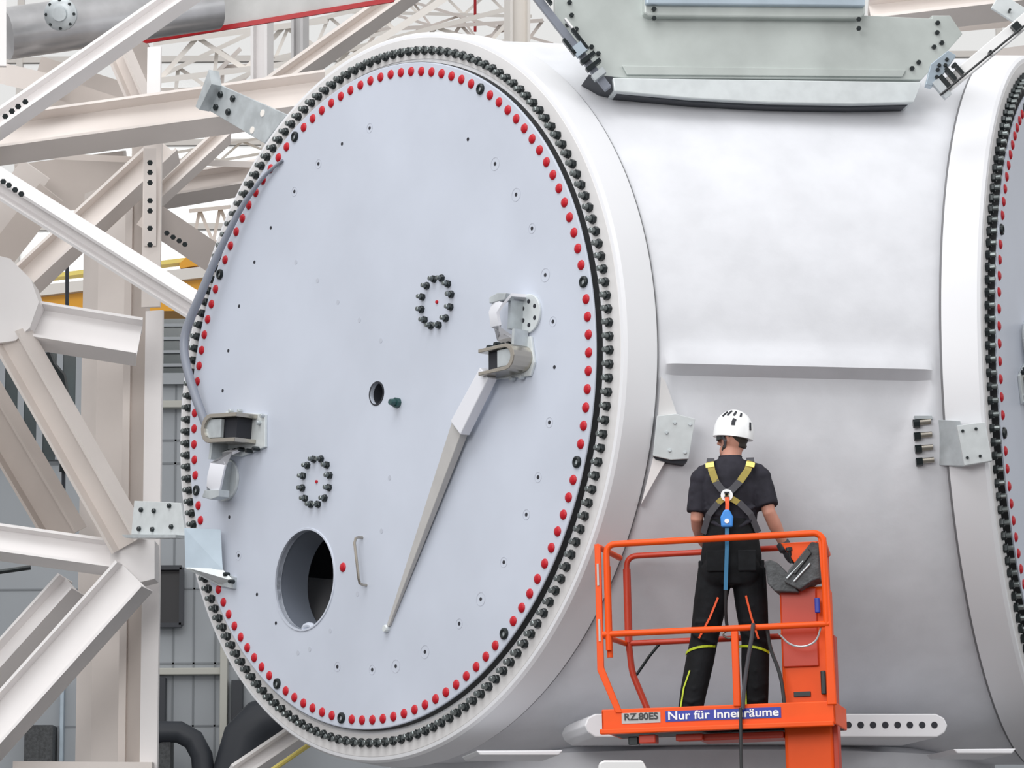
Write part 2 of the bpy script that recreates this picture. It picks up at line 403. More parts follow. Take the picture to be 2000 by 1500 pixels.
# threaded holes with faint seats
TH = [(722,250,1),(668,281,0),(622,320,1),(575,374,1),(529,445,0),(497,512,0),(467,598,0),(446,685,0),(435,763,0),(438,944,0),(448,1010,0),(466,1085,1),(502,1161,0),(539,1217,0),(659,1302,1),(727,1308,1),(773,1301,2),(830,1273,2),(897,1218,1),(939,1170,2),(984,1098,1),(1028,1005,1),(1051,932,1),(1073,825,1),(1083,717,0),(1080,628,1),(1065,537,2),(1039,446,1),(1008,380,2),(967,320,2),(914,272,0)]
hm = MB(); hm.lathe([(0,0.0015),(0.0125,0.0015),(0.0125,-0.003),(0,-0.003)], Matrix(), 14)
sm1 = MB(); sm1.lathe([(0.030,0.0012),(0.034,0.0012),(0.034,-0.002),(0.030,-0.002)], Matrix(), 24)
sm2 = MB(); sm2.lathe([(0.040,0.0012),(0.045,0.0012),(0.045,-0.002),(0.040,-0.002)], Matrix(), 28)
ph = p1r = p2r = None
for px, py, k in TH:
    x, y = PL(px, py); mm = FR1 @ Matrix.Translation((x, y, 0))
    if ph is None: ph = hm.build('threaded_hole', M['hole'], cp1, mtx=mm)
    else: copy_part(ph, cp1, mm)
    if k: 
        if k == 1:
            if p1r is None: p1r = sm1.build('hole_seat', M['mark'], cp1, mtx=mm)
            else: copy_part(p1r, cp1, mm)
        else:
            if p2r is None: p2r = sm2.build('hole_seat', M['mark'], cp1, mtx=mm)
            else: copy_part(p2r, cp1, mm)
fm = MB(); fm.lathe([(0,0.0012),(0.017,0.0012),(0.017,-0.002),(0,-0.002)], Matrix(), 16); pf = None
for px, py in [(578,512),(660,590),(620,548),(702,625),(744,665),(761,933),(645,1232),(745,1037),(698,1160),(582,1275),(605,1268)]:
    x, y = PL(px, py); mm = FR1 @ Matrix.Translation((x, y, 0))
    if pf is None: pf = fm.build('filled_hole', M['mark'], cp1, mtx=mm)
    else: copy_part(pf, cp1, mm)
# centre bush, teal fitting
b = MB(); b.lathe([(CHR-0.004,0.004),(CHR+0.006,0.004),(CHR+0.006,-0.001),(CHR-0.004,-0.05),(CHR-0.004,-0.3)], FR1, 40, closed=False)
b.lathe([(0,-0.22),(CHR,-0.22)], FR1, 40, closed=False); b.build('centre_bush', M['hole'], cp1, smooth=True)
x, y = PL(778, 787); mm = FR1 @ Matrix.Translation((x, y, 0))
b = MB(); b.lathe([(0,0.07),(0.02,0.07),(0.024,0.05),(0.024,0.03),(0.034,0.03),(0.034,0),(0,0)], mm, 8)
b.build('drain_fitting', M['teal'], cp1)
# manhole: thick rim, tube lining and dark interior, dent at the bottom
mm = FR1 @ Matrix.Translation((MH[0], MH[1], 0))
b = MB(); b.lathe([(MHR,-0.045),(MHR,0.006),(MHR+0.012,0.006),(MHR+0.016,0.0),(MHR+0.016,-0.04)], mm, 56)
rim = b.build('manhole_rim', M['plate'], cp1, smooth=True); 
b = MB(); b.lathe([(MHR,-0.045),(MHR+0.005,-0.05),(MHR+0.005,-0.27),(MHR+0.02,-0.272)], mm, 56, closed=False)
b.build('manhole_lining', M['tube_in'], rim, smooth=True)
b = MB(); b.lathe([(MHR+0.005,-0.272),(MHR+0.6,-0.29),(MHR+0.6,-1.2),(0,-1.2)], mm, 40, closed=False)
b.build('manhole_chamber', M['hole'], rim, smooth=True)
b = MB(); b.tube([mm @ Vector((0.02+0.05*math.cos(a), -MHR+0.004+0.022*math.sin(a), -0.02)) for a in (0, .8, 1.57, 2.3, PI)], 0.022, 10)
b.build('manhole_tab', M['plate'], rim, smooth=True)
x, y = PL(670, 1108); copy_part(proto_cap, cp1, FR1 @ Matrix.Translation((x, y, 0)))
# handle
xa, ya = PL(708, 1050); xb, yb = PL(716, 1143)
b = MB(); hp = []
for x, y, h in ((xa,ya,-0.005),(xa,ya,0.03),(xa-0.0,ya-0.008,0.055),(xa+0.0,ya-0.04,0.065),(xb,yb+0.04,0.065),(xb,yb+0.008,0.055),(xb,yb,0.03),(xb,yb,-0.005)): hp.append(FR1 @ Vector((x,y,h)))
b.tube(hp, 0.0095, 10); b.build('grab_handle', M['chrome'], cp1, smooth=True)
# two circles of studs
def stud_circle(px, py, nst):
    x, y = PL(px, py); r = 0.158
    for k in range(nst):
        a = 2*PI*(k+0.3)/nst
        mm = FR1 @ Matrix.Translation((x+r*math.cos(a), y+r*math.sin(a), 0.0)) @ Matrix.Rotation(a, 4, 'Z') @ Matrix.Scale(0.85, 4)
        copy_part(proto, cp1, mm)
    b = MB(); b.lathe([(0,0.010),(0.010,0.010),(0.012,0.0),(0,0.0)], FR1 @ Matrix.Translation((x, y, 0)), 14)
    b.build('centre_cap', M['red'], cp1)
stud_circle(854, 590, 12); stud_circle(619, 941, 12)
# scale/marking smudges seen on the plate
cp2 = plate(FR2, 'second round cover plate with red caps, only its left rim showing at the right edge')
disc_with_holes(cp2, FR2, [])
for i in range(120):
    a = 2*PI*(i+0.3)/120
    if math.cos(a) < -0.38:
        if i % 12 == 4: copy_part(pe, cp2, cap_mtx(FR2, a))
        else: copy_part(proto_cap, cp2, cap_mtx(FR2, a))
# ---------------------------------------------------------------- fittings on the left cover plate
def PP(px, py, h=0.0, fr=FR1):
    x, y = PL(px, py, h, fr); return fr @ Vector((x, y, h))
def slab(mb, pts, th):                        # flat polygon of world points with thickness vector th
    n = len(pts); pts = [Vector(p) for p in pts]; mb.add(pts+[p+Vector(th) for p in pts], [tuple(range(n)), tuple(range(2*n-1, n-1, -1))]+[(i, n+i, n+(i+1) % n, (i+1) % n) for i in range(n)])
def bolt(parent, p, n, r=0.016, l=0.018, name='bolt', m='stud', hexa=True):
    b = MB(); b.lathe([(0,-0.004),(r,-0.004),(r,l*0.8),(r*0.8,l),(0,l)], frame(p, n), 6 if hexa else 14)
    return b.build(name, M[m], parent)
def hoist(cx, cy, ang, label, k_=1.0, FB=FR1, grp='hoist brackets on the left cover plate'):
    x, y = PL(cx, cy, 0.0, FB); fr = FB @ Matrix.Translation((x, y, 0)) @ Matrix.Rotation(ang, 4, 'Z') @ Matrix.Scale(k_, 4)
    root = thing('hoist_bracket', label, 'bracket', tuple(fr.translation), grp)
    b = MB(); b.prism([(-0.24,-0.10),(0.16,-0.13),(0.2,-0.05),(0.17,0.12),(-0.02,0.14),(-0.26,0.09)], fr, 0, 0.02); b.build('base_plate', M['galv_pale'], root, bevel=0.004)
    # channel housing with an open mouth and a rounded right end
    o = [(-0.17,0.07,),(0.10,0.07)]+[(0.10+0.085*math.sin(a), -0.015+0.085*math.cos(a)) for a in [k*PI/8 for k in range(1, 8)]]+[(0.10,-0.10),(-0.17,-0.10),(-0.17,-0.075),(0.09,-0.075)]+[(0.09+0.058*math.sin(a), -0.015-0.058*math.cos(a)) for a in [k*PI/8 for k in range(1, 8)]]+[(0.09,0.045),(-0.17,0.045)]
    b = MB(); b.prism(o, fr, 0.02, 0.17); h = b.build('channel_housing', M['chrome'], root, bevel=0.004)
    b = MB(); b.prism([(-0.12,-0.074),(0.088,-0.074),(0.088,0.044),(-0.12,0.044)], fr, 0.021, 0.125); b.build('housing_recess', M['hole'], h)
    b = MB(); b.prism([(0.0,-0.07),(0.16,-0.07),(0.17,-0.015),(0.16,0.04),(0.0,0.04)], fr, 0.13, 0.155); b.build('end_cheek', M['galv'], root, bevel=0.004)
    # perforated round lug plate
    b = MB(); b.lathe([(0,0.0),(0.125,0.0),(0.125,0.018),(0,0.018)], fr @ Matrix.Translation((0.13,0.27,0)), 36); lug = b.build('lug_disc', M['galv_pale'], root, bevel=0.003)
    for k in range(6):
        a = PI/6+k*PI/3; c = fr @ Matrix.Translation((0.15+0.065*math.cos(a), 0.27+0.075*math.sin(a), 0.018))
        b = MB(); b.lathe([(0,0.002),(0.014,0.002),(0.014,-0.005),(0,-0.005)], c, 12); b.build('lug_hole', M['hole'], lug)
    # swept arm from the lug down to the housing
    pts = [(0.13,0.36,0.03),(0.08,0.365,0.10),(0.03,0.345,0.15),(0.0,0.28,0.165),(0.0,0.20,0.15),(0.0,0.12,0.10),(0.0,0.09,0.03)]
    b = MB(); b.strip([fr @ Vector(p) for p in pts], [fr.col[1].to_3d()]*2+[(fr.col[2]-fr.col[0]*0.3).to_3d()]*3+[(fr.col[1]+fr.col[2]).to_3d()]*2, 0.13, 0.02)
    b.build('swept_arm', M['barlight'], root, smooth=True)
    b = MB(); b.prism([(-0.05,0.345),(0.10,0.345),(0.12,0.385),(0.03,0.40),(-0.05,0.385)], fr, 0.10, 0.175); b.build('arm_cap', M['galv'], root, bevel=0.004)
    b = MB(); b.prism([(0.06,0.17),(0.085,0.17),(0.10,0.35),(0.075,0.35)], fr, 0.018, 0.12); b.build('arm_web', M['galv'], root)
    for bx, by in ((-0.20,0.10),(-0.13,0.11),(-0.05,0.10),(0.0,0.105),(0.05,0.11),(0.09,0.115)):
        bolt(root, fr @ Vector((bx, by, 0.02)), fr.col[2].to_3d(), 0.017, 0.05)
    b = MB(); b.prism([(0.11,0.04),(0.135,0.04),(0.145,0.16),(0.12,0.16)], fr, 0.02, 0.13); b.build('stop_lug', M['galv'], root)
    for bx, by in ((-0.23,-0.09),(-0.2,-0.05),(0.0,-0.125),(0.09,-0.13)): bolt(root, fr @ Vector((bx, by, 0.02)), fr.col[2].to_3d(), 0.015, 0.03, m='galv')
    return root
hoist(1008, 702, 0.0, 'bright steel bracket at the upper end of the long tapered bar')
hoist(474, 846, PI*0.97, 'bright steel bracket where the grey cable sleeve ends, near the left rim', 1.2)
hoist(2004, 750, 0.3, 'bright bracket on the second cover plate, cut off by the right edge', 1.0, FR2, None)
# long tapered bar
t = thing('tapered_bar', 'long grey bar tapering down the left cover plate to a small foot near the manhole', 'bar', tuple(PP(757,1228)))
b = MB(); nrm = N1
def taper(mb, p, q, w0, w1, h0, h1):
    ax = (q-p).normalized(); s_ = ax.cross(nrm).normalized(); u = s_.cross(ax)
    mb.ring_loft([[p+s_*w0/2, p+s_*w0/2+u*h0, p-s_*w0/2+u*h0, p-s_*w0/2], [q+s_*w1/2, q+s_*w1/2+u*h1, q-s_*w1/2+u*h1, q-s_*w1/2]])
taper(b, PP(893,830,0.09), PP(757,1222,0.02), 0.125, 0.025, -0.06, -0.02); b.build('lower_bar', M['bar'], t, bevel=0.004)
b = MB(); taper(b, PP(945,728,0.13), PP(889,836,0.12), 0.115, 0.14, -0.075, -0.075); b.build('upper_block', M['barlight'], t, bevel=0.006)
b = MB(); b.lathe([(0,0.03),(0.02,0.03),(0.026,0.02),(0.026,0),(0,0)], frame(PP(757,1228), N1), 14); b.build('foot', M['galv_pale'], t)
# cable sleeve arching outside the left rim
t = MB()
pts = [(552,313,0.01),(520,340,0.03),(492,375,0.05),(466,415,0.07),(440,466,0.09),(415,520,0.11),(392,575,0.13),(372,622,0.14),(361,655,0.15),(360,690,0.15),(368,730,0.14),(380,770,0.12),(393,805,0.10),(407,842,0.07)]
P_ = [PP(*p) for p in pts]
Q_ = []
for i in range(len(P_)-1):
    for k in range(4):
        a = P_[max(i-1,0)]; b0 = P_[i]; c = P_[i+1]; d_ = P_[min(i+2,len(P_)-1)]; u = k/4
        Q_.append(0.5*((2*b0)+(c-a)*u+(2*a-5*b0+4*c-d_)*u*u+(3*b0-a-3*c+d_)*u**3))
Q_.append(P_[-1]); n_ = len(Q_)
t.tube(Q_, [0.010+0.022*min(1, i/(n_*0.45)) for i in range(n_)], 12)
tag(t.build('cable_sleeve', M['cable'], smooth=True), 'grey cable sleeve bowing out over the left rim of the big cover plate', 'cable sleeve')
# ---------------------------------------------------------------- brackets around the left flange
def plate_thing(name, label, cat, pts, th, m, bolts=(), br=0.02, holes=(), nrm=None, group=None, bm='stud', bl=0.02):
    b = MB(); slab(b, pts, th); c = sum((Vector(p) for p in pts), Vector())/len(pts)
    root = thing(name, label, cat, tuple(c), group); b.build('plate', M[m], root, bevel=0.003)
    for p in bolts: bolt(root, p, nrm, br, bl, m=bm)
    for p in holes:
        q = MB(); q.lathe([(0,0.004),(br,0.004),(br,-0.004),(0,-0.004)], frame(p, nrm), 14); q.build('bolt_hole', M['farwhite'], root)
    return root
HB = -0.14
r_ = plate_thing('mounting_plate', 'grey galvanised plate sticking out past the upper left of the big flange', 'plate', [PP(430,166,HB),PP(560,224,HB),PP(516,280,HB),PP(405,214,HB)], -N1*0.025, 'galv',
    [PP(432,185,HB),PP(456,193,HB),PP(423,210,HB),PP(447,219,HB)], 0.026, [PP(513,221,HB),PP(493,254,HB)], N1)
b = MB(); slab(b, [PP(428,140,HB),PP(433,168,HB),PP(409,218,HB),PP(402,212,HB)], N1*0.09); b.build('end_flange', M['galv'], r_)
r_ = plate_thing('splice_plate', 'pale steel plate with black bolts joining the white column to the left flange', 'plate', [PP(262,978,HB),PP(352,982,HB),PP(362,1046,HB),PP(256,1044,HB)], -N1*0.02, 'galv_pale',
    [PP(277,996,HB),PP(302,998,HB),PP(332,988,HB),PP(273,1033,HB),PP(299,1034,HB),PP(336,1029,HB)], 0.019, (), N1)
b = MB(); slab(b, [PP(256,1046,HB),PP(361,1046,HB),PP(361,1052,HB),PP(262,1052,HB)], N1*0.08); b.build('lower_lip', M['galv'], r_)
# folded sheet guard standing off the plate rim
hA = 0.22
r_ = thing('sheet_guard', 'blue grey folded sheet metal guard over the lower left rim of the big flange', 'guard', tuple(PP(400,1110,0.1)))
b = MB(); slab(b, [PP(360,1031,hA),PP(431,1034,0.06),PP(435,1113,0.06),PP(362,1110,hA)], d2w((0,0,1))*0.012); b.build('front_sheet', M['galv_blue'], r_)
b = MB(); slab(b, [PP(364,1111,hA),PP(434,1114,0.06),PP(458,1138,0.02),PP(436,1146,0.02),PP(425,1143,0.03)], Z*0.010); b.build('lower_flap', M['galv_pale'], r_)
b = MB(); slab(b, [PP(438,1118,0.0),PP(463,1128,0.0),PP(462,1150,0.0),PP(444,1146,0.0)], N1*0.03); b.build('foot', M['galv'], r_)
bolt(r_, PP(446,1122,0.03), N1, 0.016, 0.04); bolt(r_, PP(456,1136,0.03), N1, 0.016, 0.04, m='stud')
# ---------------------------------------------------------------- brackets on the hub front
DB = (bodypt(1330,855)-Vector((0,0,CAMH))).dot(d2w((0,0,1)))-0.10
VW = -d2w((0,0,1)); VW.z = 0; VW.normalize()
def WP(pts, d): return [W(px, py, d) for px, py in pts]
r_ = plate_thing('mounting_plate', 'light steel plate with four bolts on the hub, left of the worker', 'plate', WP([(1283,812),(1320,808),(1358,818),(1345,896),(1310,898),(1275,890)], DB), -VW*0.05, 'galv_pale',
    WP([(1318,826),(1348,829),(1308,880),(1338,884),(1302,845)], DB), 0.011, (), VW, bm='galv', bl=0.01)
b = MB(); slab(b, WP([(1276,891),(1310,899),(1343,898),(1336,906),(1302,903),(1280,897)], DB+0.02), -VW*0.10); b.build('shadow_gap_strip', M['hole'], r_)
for px, py in ((1313,810),(1330,806),(1344,812),(1318,905),(1330,908)): bolt(r_, W(px,py,DB), Z if py < 850 else -Z, 0.013, 0.02, m='galv')
t = MB(); slab(t, WP([(1276,893),(1300,900),(1252,985)], DB+0.03), -VW*0.35); tag(t.build('gusset_fin', M['cream2']), 'thin cream triangular fin under the four-bolt plate left of the worker', 'fin')
t = MB(); slab(t, WP([(1291,735),(1300,745),(1322,808),(1314,812),(1285,812)], DB+0.05), -VW*0.35); tag(t.build('gusset_fin', M['ring']), 'thin pale triangular fin above the four-bolt plate left of the worker', 'fin')
D2 = (FR2 @ Vector((-2.43,-0.4,-0.25)) - Vector((0,0,CAMH))).dot(d2w((0,0,1)))
r_ = thing('clamp_bracket', 'grey clamp bracket with stacked bolts on the right neck of the hub', 'bracket', tuple(W(1850,865,D2)))
b = MB(); slab(b, [W(1812,818,D2+0.12),W(1876,822,D2-0.06),W(1884,910,D2-0.06),W(1816,908,D2+0.12)], -VW*0.06); b.build('web_plate', M['galv'], r_, bevel=0.003)
b = MB(); slab(b, WP([(1869,831),(1924,824),(1938,900),(1884,909)], D2-0.09), -VW*0.05); b.build('cover_piece', M['galv_pale'], r_, bevel=0.003)
for px, py in ((1880,842),(1906,838),(1889,894),(1914,891)): bolt(r_, W(px,py,D2-0.09), VW, 0.010, 0.012, m='stud')
for k in range(4):
    y = 826+k*25; b = MB()
    b.cyl(W(1784+k*2,y,D2+0.04), W(1818+k*2,y-3,D2+0.04), 0.018, n=12); b.build('clamp_bolt', M['chrome'], r_, smooth=True)
    b = MB(); b.cyl(W(1783+k*2,y+2,D2+0.03), W(1796+k*2,y+1,D2+0.03), 0.027, n=6); b.build('clamp_nut', M['stud'], r_)
b = MB(); slab(b, WP([(1786,812),(1820,812),(1822,818),(1788,818)], D2+0.03), -VW*0.08); b.build('clamp_lip', M['galv'], r_)
t = MB(); slab(t, WP([(1797,806),(1834,742),(1836,808)], D2+0.14), -VW*0.3); tag(t.build('gusset_fin', M['cream2']), 'thin white triangular fin above the clamp bracket at the right neck', 'fin')
# ---------------------------------------------------------------- galvanised frame on top of the hub
DG = (bodypt(1500,225)-Vector((0,0,CAMH))).dot(d2w((0,0,1)))-0.45
r_ = thing('nacelle_frame', 'big greenish galvanised steel frame sitting on top of the hub', 'frame', tuple(W(1490,200,DG)))
b = MB(); facepoly(b, [(1197,152),(1800,160),(1790,186),(1784,200),(1660,203),(1500,200),(1350,192),(1200,178)], DG, 1.2); b.build('lower_rail', M['galv_pale'], r_, bevel=0.006)
b = MB(); facepoly(b, [(1150,146),(1197,150),(1200,178),(1180,172)], DG+0.04, 0.6); b.build('rail_shadow_wedge', M['hose'], r_)  # dark wedge continuing the modelled shadow at the rail's left end
b = MB(); facepoly(b, [(1198,175),(1350,190),(1500,198),(1660,201),(1782,198),(1770,207),(1660,211),(1500,209),(1350,200),(1205,184)], DG+0.06, 0.8); b.build('rail_shadow', M['hose'], r_)  # shadow under the rail, modelled as a dark strip
b = MB(); facepoly(b, [(1085,-40),(1085,46),(1172,148),(1215,152),(1800,156),(1868,80),(1880,66),(1856,30),(1820,30),(1820,36),(1690,30),(1255,30),(1255,-40)], DG+0.05, 0.08); b.build('gusset_wall', M['galv_green'], r_, bevel=0.004)
b = MB(); facepoly(b, [(1258,-60),(1258,26),(1268,32),(1680,36),(1690,28),(1692,-60)], DG-0.02, 0.9); b.build('cross_box', M['galv_green'], r_, bevel=0.012)
b = MB(); facepoly(b, [(1262,-60),(1262,8),(1690,12),(1690,-60)], DG-0.06, 0.5); b.build('box_cap', M['galv_blue'], r_, bevel=0.01)
b = MB(); facepoly(b, [(1215,128),(1770,136),(1762,150),(1225,146)], DG+0.03, 0.1); b.build('bottom_flange', M['galv_green'], r_, bevel=0.004)
for px, py in ((1112,5),(1116,30),(1108,48),(1125,57),(1155,92),(1168,105),(1277,18),(1277,36),(1677,38),(1677,56),(1831,45),(1830,64),(1839,84),(1824,92),(1794,122),(1781,134)):
    bolt(r_, facept(px, py, DG-0.03 if 1200 < px < 1700 else DG+0.045), B12, 0.016, 0.016, m='stud')
# struts clamped to the frame
def strut(name, label, p, q, m, wd, th, extra):
    root = thing(name, label, 'strut', tuple((p+q)/2)); b = MB(); ax = (q-p).normalized(); s_ = ax.cross(VW).normalized()
    slab(b, [p+s_*wd/2, q+s_*wd/2, q-s_*wd/2, p-s_*wd/2], -VW*th); b.build('bar', M[m], root, bevel=0.004)
    for (a0, off, l, w_, mm) in extra:
        c = p.lerp(q, a0)+s_*off; b = MB(); slab(b, [c+ax*l/2+s_*w_/2, c+ax*l/2-s_*w_/2, c-ax*l/2-s_*w_/2, c-ax*l/2+s_*w_/2], VW*0.05); b.build('clamp', M[mm], root)
    return root
dS = DG+0.12
strut('brace_strut', 'grey brace strut with black clamps running up from the hub top, left of the frame', W(1188,172,dS), W(1030,-30,dS), 'cable', 0.05, 0.05,
      [(0.12,0,0.04,0.09,'galv'),(0.2,0.01,0.025,0.11,'stud'),(0.27,0.01,0.025,0.11,'stud'),(0.36,0.0,0.07,0.08,'galv_blue'),(0.42,-0.04,0.12,0.022,'stud'),(0.42,0.045,0.16,0.02,'stud'),(0.55,0.05,0.1,0.012,'white'),(0.8,0.04,0.06,0.02,'stud'),(0.88,0.05,0.03,0.03,'stud')])
r2 = strut('brace_strut', 'white brace strut with dark lower edge rising to the right edge of the frame', W(1838,176,dS), W(2040,8,dS), 'white', 0.085, 0.05,
      [(0.0,0.0,0.05,0.13,'galv'),(0.05,-0.02,0.03,0.10,'stud'),(0.12,-0.035,0.025,0.10,'stud'),(0.19,-0.03,0.02,0.09,'stud'),(0.45,0.02,0.02,0.02,'stud'),(0.72,0.0,0.05,0.05,'stud')])
b = MB(); b.tube([W(1836,186,dS-0.06), W(2040,18,dS-0.06)], 0.007, 8); b.build('edge_cable', M['blackplastic'], r2)
b = MB(); slab(b, WP([(1818,125),(1852,98),(1868,108),(1838,150),(1820,168),(1808,165)], dS-0.03), -VW*0.08); b.build('clamp_block', M['galv_blue'], r2, bevel=0.004)
for px, py in ((1834,128),(1846,128),(1849,117),(1831,137),(1829,151),(1861,130)): bolt(r2, W(px,py,dS-0.03), VW, 0.013, 0.02)
strut('brace_plate', 'bluish white drilled plate crossing the top right corner', W(1945,0,dS+0.3), W(2040,60,dS+0.3), 'galv_pale', 0.12, 0.03, [(0.3,0.02,0.015,0.015,'stud'),(0.6,-0.02,0.015,0.015,'stud')])
# ---------------------------------------------------------------- white steel structure on the left
def beam(name, label, cat, a, b_, wpx, dep, m='cream', roll=0.0, th=0.02, kind='I', group=None, bolts=(), boltm='stud', parent=None):
    p = W(*a); q = W(*b_); dm = (a[2]+b_[2])/2; w_ = wpx/F*dm
    ax = (q-p).normalized(); v = (Vector((0,0,CAMH))-(p+q)/2).normalized()
    if a[0] < 1 or a[1] < -5: p = p-ax*1.6
    if b_[0] < 1 or b_[1] < -5 or b_[0] > 2000: q = q+ax*1.6
    s_ = ax.cross(v).normalized(); 
    if s_.z < 0: s_ = -s_
    t_ = (v-ax*v.dot(ax)).normalized()
    s2 = s_*math.cos(roll)+t_*math.sin(roll); t2 = -s_*math.sin(roll)+t_*math.cos(roll)
    mb = MB()
    def bar(a0, a1, b0, b1):
        r = []
        for e_ in (p, q): r.append([e_+s2*x+t2*y for x, y in ((a0,b0),(a1,b0),(a1,b1),(a0,b1))])
        mb.ring_loft(r)
    h = w_/2*0.93; d = dep/2*0.9
    if kind == 'I':
        sec = [(-h,-d),(-h+th,-d),(-h+th,-th/2),(h-th,-th/2),(h-th,-d),(h,-d),(h,d),(h-th,d),(h-th,th/2),(-h+th,th/2),(-h+th,d),(-h,d)]
    elif kind == 'T': sec = [(-h,d-th),(h,d-th),(h,d),(-h,d)][::1]; sec = [(-h,d),(-h,d-th),(-th/2,d-th),(-th/2,-d),(th/2,-d),(th/2,d-th),(h,d-th),(h,d)]
    elif kind == 'R': sec = [(-th/2,d),(-th/2,0),(-h,0),(-h,-th),(h,-th),(h,0),(th/2,0),(th/2,d)]
    elif kind == 'C': sec = [(-h,-d),(h,-d),(h,d),(h-th,d),(h-th,-d+th),(-h+th,-d+th),(-h+th,d),(-h,d)]
    elif kind == 'L': sec = [(-h,-d),(h,-d),(h,-d+th),(-h+th,-d+th),(-h+th,d),(-h,d)]
    elif kind == 'O': sec = [(h*math.cos(2*PI*k/20), h*math.sin(2*PI*k/20)) for k in range(20)]
    else: sec = [(-h,-d),(h,-d),(h,d),(-h,d)]
    mb.ring_loft([[e_+s2*x+t2*y for x, y in sec] for e_ in (p, q)])
    if parent is not None: return mb.build(name, M[m], parent, smooth=kind == 'O')
    if not bolts: return tag(mb.build(name, M[m], smooth=kind == 'O'), label, cat, group)
    root = thing(name, label, cat, tuple((p+q)/2), group)
    mb.build('profile', M[m], root, smooth=kind == 'O')
    for px, py in bolts:
        c = facept(px, py, dm, o=v)+t_*(d if kind in ('I','C','B') else 0.02)
        bolt(root, c, v, 0.022, 0.03, m=boltm)
    return root
GL = 'steel members of the hall frame on the left'
K = 25.2
def sb(label, a, b_, wpx, dep=0.22, m='cream', roll=0.0, kind='I', bolts=(), th=0.022, name='steel_beam', cat='beam'):
    return beam(name, label, cat, a, b_, wpx, dep, m, roll, th, kind, GL, bolts)
# columns
col = thing('steel_column', 'tall white steel column rising beside the left rim of the big flange', 'column', tuple(W(280,1500,K)), GL)
def vstrip(x0, x1, d0, d1, y0, y1, nm, m, par=None):     # vertical plate between two pixel columns at depths d0, d1
    b = MB(); p0, p1 = W(x0, y1, d0), W(x1, y1, d1); h_ = W(x0, y0, d0).z-p0.z; b0 = p0.copy(); b1 = p1.copy(); b1.z = b0.z
    nrm_ = (b1-b0).cross(Z).normalized()*0.03
    slab(b, [b0, b1, b1+Z*h_, b0+Z*h_], -nrm_ if nrm_.y < 0 else nrm_); return b.build(nm, M[m], par if par is not None else col)
vstrip(272, 306, K, K-0.04, 575, 1540, 'front_flange', 'cream2'); vstrip(240, 274, K+0.25, K+0.03, 90, 1540, 'web', 'taupe'); vstrip(229, 243, K+0.22, K+0.20, 300, 1540, 'rear_flange', 'cream')  # web coloured darker for the shade in its recess
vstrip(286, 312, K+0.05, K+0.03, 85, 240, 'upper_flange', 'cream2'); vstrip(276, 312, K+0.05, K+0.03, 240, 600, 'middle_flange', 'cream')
col2 = thing('steel_column', 'second wider beige column just behind and left of the tall white column', 'column', tuple(W(190,1500,K+1)), GL)
vstrip(146, 178, K+1.0, K+0.8, 330, 1540, 'side_flange', 'cream', col2); vstrip(176, 232, K+0.8, K+0.75, 330, 1540, 'front_plate', 'cream2' if False else 'cream', col2)
sb('narrow white column edge cut off by the left side of the photo at the top', (2,-20,K-0.3), (2,130,K-0.3), 22, 0.15, 'cream2', kind='B')
# upper members
sb('white diagonal with four bolts climbing to the top edge from the upper left corner', (-15,252,K-1), (372,-18,K-1), 40, 0.20, 'cream2', roll=-0.5, kind='I', bolts=((12,226),(25,216),(37,207),(51,198)))
sb('big horizontal girder crossing the upper left towards the grey galvanised plate', (-20,276,K-0.6), (640,185,K-0.3), 82, 0.28, 'cream', roll=-0.6)
sb('thin flat member just under the big horizontal girder', (60,303,K+0.6), (500,322,K+1.8), 13, 0.1, 'cream', kind='B')
sb('short strut leaning down to the horizontal girder near the pipe end', (232,100,K+0.5), (278,205,K+0.5), 40, 0.2, 'cream', roll=0.4)
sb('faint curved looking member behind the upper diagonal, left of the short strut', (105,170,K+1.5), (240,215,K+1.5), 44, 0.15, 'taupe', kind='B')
sb('wide pale member behind the four-bolt diagonal at the left edge', (-10,140,K+1.2), (110,168,K+1.2), 44, 0.15, 'cream', kind='B')
sb('broad diagonal dropping from under the girder to the left joint plate', (330,290,K+0.8), (-5,600,K+0.2), 58, 0.24, 'cream', roll=-0.45)
sb('diagonal dropping to the right column under the horizontal girder', (440,262,K+1.4), (285,405,K+1.0), 32, 0.18, 'cream', roll=-0.4)
sb('level girder seen between the right column and the rim, below the bright gaps', (300,378,K+1.6), (560,335,K+2.0), 52, 0.25, 'cream', roll=-0.5)
sb('vertical bolted plate strip right of the column top', (293,290,K+0.1), (293,480,K+0.1), 26, 0.02, 'cream', kind='B', bolts=[(293,y) for y in (318,337,357,392,412,446,478)])
sb('sloping bolted member between the column and the flange rim', (292,420,K+0.3), (440,520,K+0.9), 62, 0.16, 'taupe', kind='B', bolts=((317,449),(329,457),(341,464),(352,471)))
sb('long white diagonal with bolts running down from the left edge to the flange rim', (-10,352,K-1.2), (384,600,K-1.2), 42, 0.20, 'cream2', roll=0.5, kind='I', bolts=((10,357),(21,364),(33,373),(45,381)))
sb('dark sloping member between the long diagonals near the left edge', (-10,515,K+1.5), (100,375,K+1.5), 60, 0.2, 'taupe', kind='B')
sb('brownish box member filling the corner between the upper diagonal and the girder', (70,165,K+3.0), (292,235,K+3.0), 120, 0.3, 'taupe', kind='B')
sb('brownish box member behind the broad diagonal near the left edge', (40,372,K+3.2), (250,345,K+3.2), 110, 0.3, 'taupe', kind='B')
sb('pale sloping backing member in the far left gap', (-30,470,K+2.6), (70,330,K+2.6), 70, 0.3, 'cream', kind='B')
